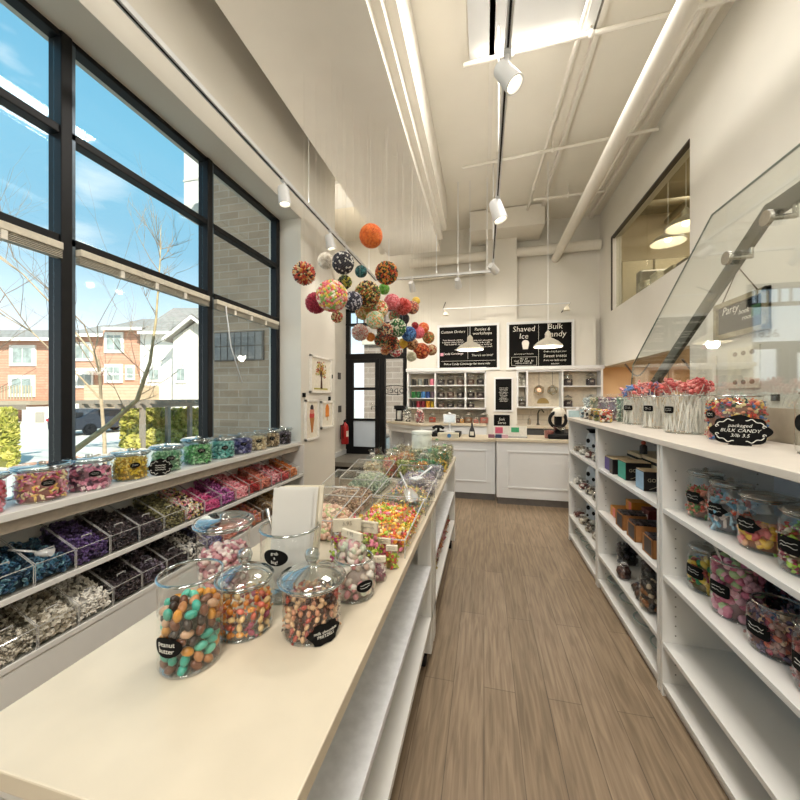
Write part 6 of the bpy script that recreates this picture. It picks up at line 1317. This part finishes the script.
# ================================================================== INSIDE THE RIGHT SHELVES
z1_, z2_ = .975, .63
UP3 = [(1.03, 1.985, .072, .20, ['#c84a34', '#d8806a', '#5a8a4a', '#e8b0a0'], 'wrap', .013, 'red and green wrapped taffy', 'flat'), (1.035, 1.815, .078, .19, ['#d8604a', '#7ab0c8', '#e8d8d0', '#a8c8d8'], 'bar', .016, 'red and blue striped candy sticks', 'flat'),
       (1.045, 1.625, .088, .19, ['#d87a7a', '#e0a880', '#c85a5a', '#e8b83c'], 'egg', .014, 'pink and amber gummies', 'ajar'), (1.045, 1.425, .088, .19, ['#6a9a3c', '#c8403c', '#e8dcc8', '#a8c84a', '#a83a5a'], 'wrap', .015, 'green and red wrapped candies', 'ajar'), (1.05, 1.225, .088, .19, ['#6a4a8a', '#c8b0c8', '#3c8a4a', '#e8d070'], 'wrap', .014, 'purple wrapped candies', 'ajar')]
for i, (x, y, R, H, pal, shp, s_, wd, lid) in enumerate(UP3):
    jar('candy_jar', 'clear jar of %s, upper shelf of the nearest unit' % wd, x, y, z1_, R, H, 'cookie', lid, toward_cam(x, y, -.75), .045, .5, label_shape='box' if i > 2 else 'scallop', n=40)
    fill('candy', '%s in their jar, upper shelf of nearest unit' % wd, x, y, z1_ + .003, R * .99, H * (.35 if i == 2 else .62), s_, pal, shp, 500 + i)
LO3 = [(1.03, 1.98, .072, .19, ['#d8b83c', '#2c7a4a', '#8a2c2c', '#c8a02c'], 'egg', .015, 'yellow and green candies', 'flat'), (1.04, 1.785, .088, .23, ['#c8708a', '#b85a7a', '#a8c08a', '#e0a8b8'], 'ball', .017, 'dusty pink ball lollipops', None),
       (1.04, 1.565, .088, .17, ['#b08a84', '#c8705a', '#5a4a6a', '#e0c0a0', '#a84a5a'], 'wrap', .014, 'rose and copper foil candies', None), (1.04, 1.36, .088, .19, ['#c86a6a', '#8a4a4a', '#d8a0a0'], 'wrap', .014, 'dark rose foil candies', 'ajar')]
for i, (x, y, R, H, pal, shp, s_, wd, lid) in enumerate(LO3):
    jar('candy_jar', 'clear jar of %s on the middle shelf of the nearest unit' % wd, x, y, z2_, R, H, 'cookie' if i != 1 else 'straight', lid, toward_cam(x, y, -.75), .045, .5, label_shape='box', n=40)
    fill('candy', '%s inside their jar on the middle shelf of the nearest unit' % wd, x, y, z2_ + .003, R * .99, H * (.9 if i == 1 else .65), s_, pal, shp, 520 + i, heap=.03 if i == 1 else .01)
sk = MB(); rnd = random.Random(9)
for k in range(7): a = rnd.random() * 6.28; sk.tube([(.03 * math.cos(a), .03 * math.sin(a), .15), (.08 * math.cos(a), .08 * math.sin(a), .29)], .0022, 5)
tag(sk.build('lollipop_sticks', mat('#ece7dc', .5), loc=(1.04, 1.785, z2_)), 'white sticks rising from the pink ball lollipops', 'sticks', kind='stuff')
# further rows behind on the nearest unit
for i, (y, c) in enumerate(((1.9, ['#5a7a9a', '#a85a7a', '#3a3a4a']), (1.68, ['#6a6a7a', '#c8a0b0', '#3c3040']))):
    jar('candy_jar', 'half hidden jar of %s sweets at the back of the middle shelf' % ('blue and plum', 'grey and mauve')[i], 1.245, y, z2_, .085, .20, 'straight', None, n=28); fill('candy', '%s sweets in the half hidden back jar' % ('blue and plum', 'grey and mauve')[i], 1.245, y, z2_ + .003, .084, .16, .014, c, 'wrap', 540 + i)
# middle unit: chocolate boxes
BROWN = mat('#1f1512', .35)
def choc_box(lab, y, w_, h_, col, x=.93, z=z1_, txt=None, group='gold lettered chocolate boxes', dep=.18, top='#d8c29a'):
    t = thing('chocolate_box', lab, 'box', (x, y, z), group=group)
    B(0, dep, -w_ / 2, w_ / 2, 0, h_).build('carton', mat(col, .35), t, bevel=.002)
    B(.004, dep - .004, -w_ / 2 + .004, w_ / 2 - .004, h_, h_ + .004).build('lid', mat(top, .5), t)
    if txt: tm = text_mb(txt, min(h_ * .5, w_ / len(txt) * 1.5), depth=.0003); place(tm, facing('-x', (-.0012, 0, h_ * .52))); tm.build('lettering', mat('#cfc4a8', .5), t)
    m = MB().tube([(-.001, w_ * .1, h_ * .08), (-.001, -w_ * .2, h_ * .3)], .0012, 4); m.build('gold_line', mat('#a8905c', .4, .6), t); return t
def choc_box2(lab, y0, y1, h_, side, txt):
    t = thing('chocolate_box', lab, 'box', (.95, (y0 + y1) / 2, z1_), group='black chocolate boxes on the top row'); w_ = (y1 - y0) / 2; dp = .155
    B(0, dp, -w_, w_, 0, h_).build('carton', mat('#161214', .35), t, bevel=.002); B(-.0015, 0, -w_ + .004, w_ - .004, .004, h_ - .004).build('coloured_end', mat(side, .5), t)
    B(.002, dp - .002, -w_ + .002, w_ - .002, h_, h_ + .004).build('lid', mat('#cdb48e', .5), t)
    l = MB()
    if txt: tm = text_mb(txt, .031, depth=.0003); place(tm, facing('-y', (dp / 2, -w_ - .0012, h_ * .56))); l.add(tm.v, tm.f)
    l.tube([(.03, -w_ - .001, h_ * .1), (.09, -w_ - .001, h_ * .32)], .0012, 4); l.build('lettering', mat('#cfc4a8', .5), t)
choc_box2('black chocolate box with a purple end, farthest in the middle unit', 3.05, 3.17, .10, '#54408a', None)
choc_box2('black chocolate box with a teal end, between the purple and blue ones', 2.735, 2.88, .122, '#3aa38c', 'GODIVA')
choc_box2('black chocolate box with a pale blue end, nearest the unit divider', 2.45, 2.57, .118, '#8fb0c8', 'GODIVA')
choc_box('plain dark chocolate box standing between the purple and teal ended boxes', 2.965, .07, .11, '#1c1416', dep=.12)
for i, (y, z, w_, wd) in enumerate(((3.06, .15, .24, 'far'), (2.76, .16, .30, 'near'))):
    t = thing('gift_box', 'large flat cream gift box with black band behind the chocolates, %s one' % wd, 'box', (1.115, y, z1_)); B(0, .22, -w_ / 2, w_ / 2, 0, z).build('carton', mat('#d8c09a', .5), t, bevel=.003); B(-.002, .222, -w_ / 2 - .002, w_ / 2, z * .72, z * .84).build('band', BLACKM, t)
for i, (x, y, wd) in enumerate(((1.16, 3.0, 'far'), (1.17, 2.66, 'near'), (1.18, 2.46, 'olive'))):
    t = thing('novelty_tin', '%s small upright treat tin standing on the gift boxes' % wd, 'tin', (x, y, z1_ + (.151, .161, 0)[i])); hh = .07 if i < 2 else .2
    MB().lathe([(0, 0), (.025, 0), (.025, hh * .8), (.012, hh), (0, hh)], n=14).build('body', mat(('#2c2420', '#a89a94', '#7a7a50')[i], .5, var=.4, scale=60), t, smooth='a'); MB().ball((0, 0, hh + .012), .016).build('lid_knob', mat('#b85a44', .5), t)
# row 2: orange boxes and open cartons of bars
for i, (y, z, wd) in enumerate(((3.05, 0, 'lower far'), (2.93, 0, 'lower near'), (2.97, .075, 'stacked upper'))):
    t = thing('candy_carton', 'orange and pink striped carton, %s one in the middle unit' % wd, 'carton', (.97 + (.08 if z else 0), y, z2_ + z)); B(0, .16, -.055, .055, 0, .073).build('carton', mat('#c8842c', .5), t, bevel=.002); B(-.0015, 0, -.05, -.005, .005, .068).build('pink_panel', mat('#d86a60', .5), t)
for i, (y, wd) in enumerate(((2.80, 'far'), (2.74, 'near'))):
    t = thing('candy_carton', 'narrow dark red carton behind the orange ones, %s one' % wd, 'carton', (1.08, y, z2_)); B(0, .1, -.025, .025, 0, .15).build('carton', mat('#6a2420', .5), t); B(-.0015, 0, -.012, .012, .03, .12).build('white_panel', mat('#c8beb0', .6), t)
for i, (y, wd) in enumerate(((2.80, 'farthest'), (2.595, 'middle'), (2.355, 'nearest'))):
    x = .93; w_ = .135; t = thing('open_display_box', 'open brown box of dark chocolate bars, %s of the three' % wd, 'display box', (x, y, z2_), group='open boxes of chocolate bars'); m = MB(); a = .004; h = .105; D = .27
    m.box(0, a, -w_ / 2, w_ / 2, 0, h).box(D - a, D, -w_ / 2, w_ / 2, 0, h).box(0, D, -w_ / 2, -w_ / 2 + a, 0, h).box(0, D, w_ / 2 - a, w_ / 2, 0, h).box(0, D, -w_ / 2, w_ / 2, 0, a); m.build('carton', mat('#a8713f', .7), t)
    B(-.001, 0, -w_ / 2 + .015, w_ / 2 - .03, .012, h - .006).build('dark_panel', mat('#3a3230', .5), t)
    for k in range(11):
        for r in range(2): tag(B(0, .019, 0, .056, 0, .108).build('chocolate_bar', mat(('#2b2628', '#4c444a', '#1c1a1c')[(k + r) % 3], .35), loc=(x + .008 + k * .0232, y - w_ / 2 + .008 + r * .0615, z2_ + .005), bevel=.002), 'dark wrapped chocolate bar upright in the %s open box' % wd, 'chocolate bar', 'chocolate bars in the %s open box' % wd)
tag(B(0, .012, -.10, .10, 0, .22).build('box_flap_card', mat('#c8a070', .6), loc=(1.17, 2.60, z2_)), 'tan upright card standing behind the open chocolate boxes', 'card')
tag(B(0, .12, -.06, .06, 0, .2).build('dark_carton', mat('#3c4440', .5, var=.4, scale=40), loc=(1.2, 2.36, z2_), bevel=.003), 'dark green carton at the back beside the tan card', 'carton')
# row 3: chocolate bags
z3_ = .28
DK = ['#1c1a20', '#2c2a30', '#0f0e12', '#4a4650']; BRN = ['#3c2018', '#5a3424', '#2a1410']
for i, (x, y, z, w_, h_, pal, wd, tp) in enumerate(((.96, 2.80, z3_, .13, .11, BRN, 'brown chocolate bag with white top at the far end', 'twist'), (.985, 2.60, z3_, .10, .10, BRN, 'dark brown chocolate bag second from the far end', 'twist'), (1.06, 3.02, z3_, .15, .24, DK, 'tall black wrapped bag at the far back', 'plain'), (1.12, 2.80, z3_, .15, .24, DK, 'black wrapped bag behind the clear packs', 'plain'),
    (.96, 2.50, z3_, .09, .11, BRN, 'small brown chocolate bag near the clear packs', 'twist'), (.995, 2.40, z3_, .17, .27, ['#2a2628', '#8a5a34', '#1c1a1c', '#c8b8a0'], 'big clear pack of dark sweets leaning by the divider', 'plain'), (1.14, 2.60, z3_, .16, .27, DK, 'big black pack at the back by the divider', 'plain'))):
    treat_bag(wd + ', low shelf of the middle unit', (x, y, z), w_, h_, pal, 'ball', .016, rz=1.3 + i, seed=600 + i, group='chocolate bags in the middle unit', top=tp)
jar('storage_jar', 'black filled glass jar with steel rim on the low shelf of the middle unit', 1.02, 2.245, z3_, .07, .15, 'straight', 'flat', n=28)
fill('candy', 'black candies in the low jar by the unit divider', 1.02, 2.245, z3_ + .003, .069, .12, .013, 'dark', 'ball', 640)
# deck: glass bowls
bowl0 = None
for i, (y, wd) in enumerate(((3.05, 'farthest in the middle unit'), (2.80, 'second in the middle unit'), (2.56, 'third in the middle unit'), (2.32, 'nearest in the middle unit'), (4.08, 'farthest in the far unit'), (3.87, 'second in the far unit'), (3.66, 'third in the far unit'), (3.42, 'nearest in the far unit'))):
    t = thing('glass_bowl', 'clear shallow glass bowl on the bottom deck, ' + wd, 'bowl', (1.03, y, .07), group='glass bowls on the bottom deck')
    MB().lathe([(0, .004), (.05, .004), (.08, .03), (.092, .06), (.088, .062)], n=32).build('bowl', G_JAR, t, smooth=True); MB().torus(.090, .0045, (0, 0, .062), 36, 6).build('rim', mat('#a8bab2', .15), t, smooth=True)
# far unit: treat bags and cow spotted bags
for zi, (z, zn) in enumerate(((z1_, 'upper'), (z2_, 'middle'), (z3_, 'lower'))):
    for k in range(4):
        y = 4.08 - .20 * k
        treat_bag('small bag of %s chocolate pieces on the %s shelf of the far unit, %s' % (('grey brown', 'white dipped', 'dark red', 'cream dipped')[k], zn, ('farthest', 'second', 'third', 'nearest')[k]), (.98, y, z), .115, .10, [['#8a8070', '#5a4a3c', '#c8c0b0'], ['#e8e4dc', '#8a7a6a', '#c8c4bc'], ['#5a2824', '#7a3c34', '#e0d8d0'], ['#e0d8c8', '#a89884', '#4a3830']][(k + zi) % 4], 'ball', .014, rz=.5 * k, seed=700 + 10 * zi + k, group='small chocolate bags in the far unit', top='twist')
    if zi < 3:
        t = thing('spotted_bag', 'tall pale bag with black cow spots standing on the %s shelf of the far unit' % zn, 'bag', (1.075, 4.03, z), .95, 'cow spotted bags in the far unit')
        pm = MB().prism([(-.045, 0), (.045, 0), (.052, .08), (.046, .15), (.03, .20), (-.03, .20), (-.046, .15), (-.052, .08)], .07, 'x', 0); pm.build('bag', mat('#dce4ec', .5), t, bevel=.012)
        sp = MB()
        for a, b, r in ((-.028, .07, .017), (.024, .12, .020), (.030, .04, .012)): sp.ball((-.001, a, b), (.003, r, r * 1.2), n=10, k=6)
        sp.build('spots', BLACKM, t); MB().lathe([(.02, 0), (.035, .03), (.06, .05), (0, .055)], (.045, 0, .19), 12).build('black_ruffle', BLACKM, t)
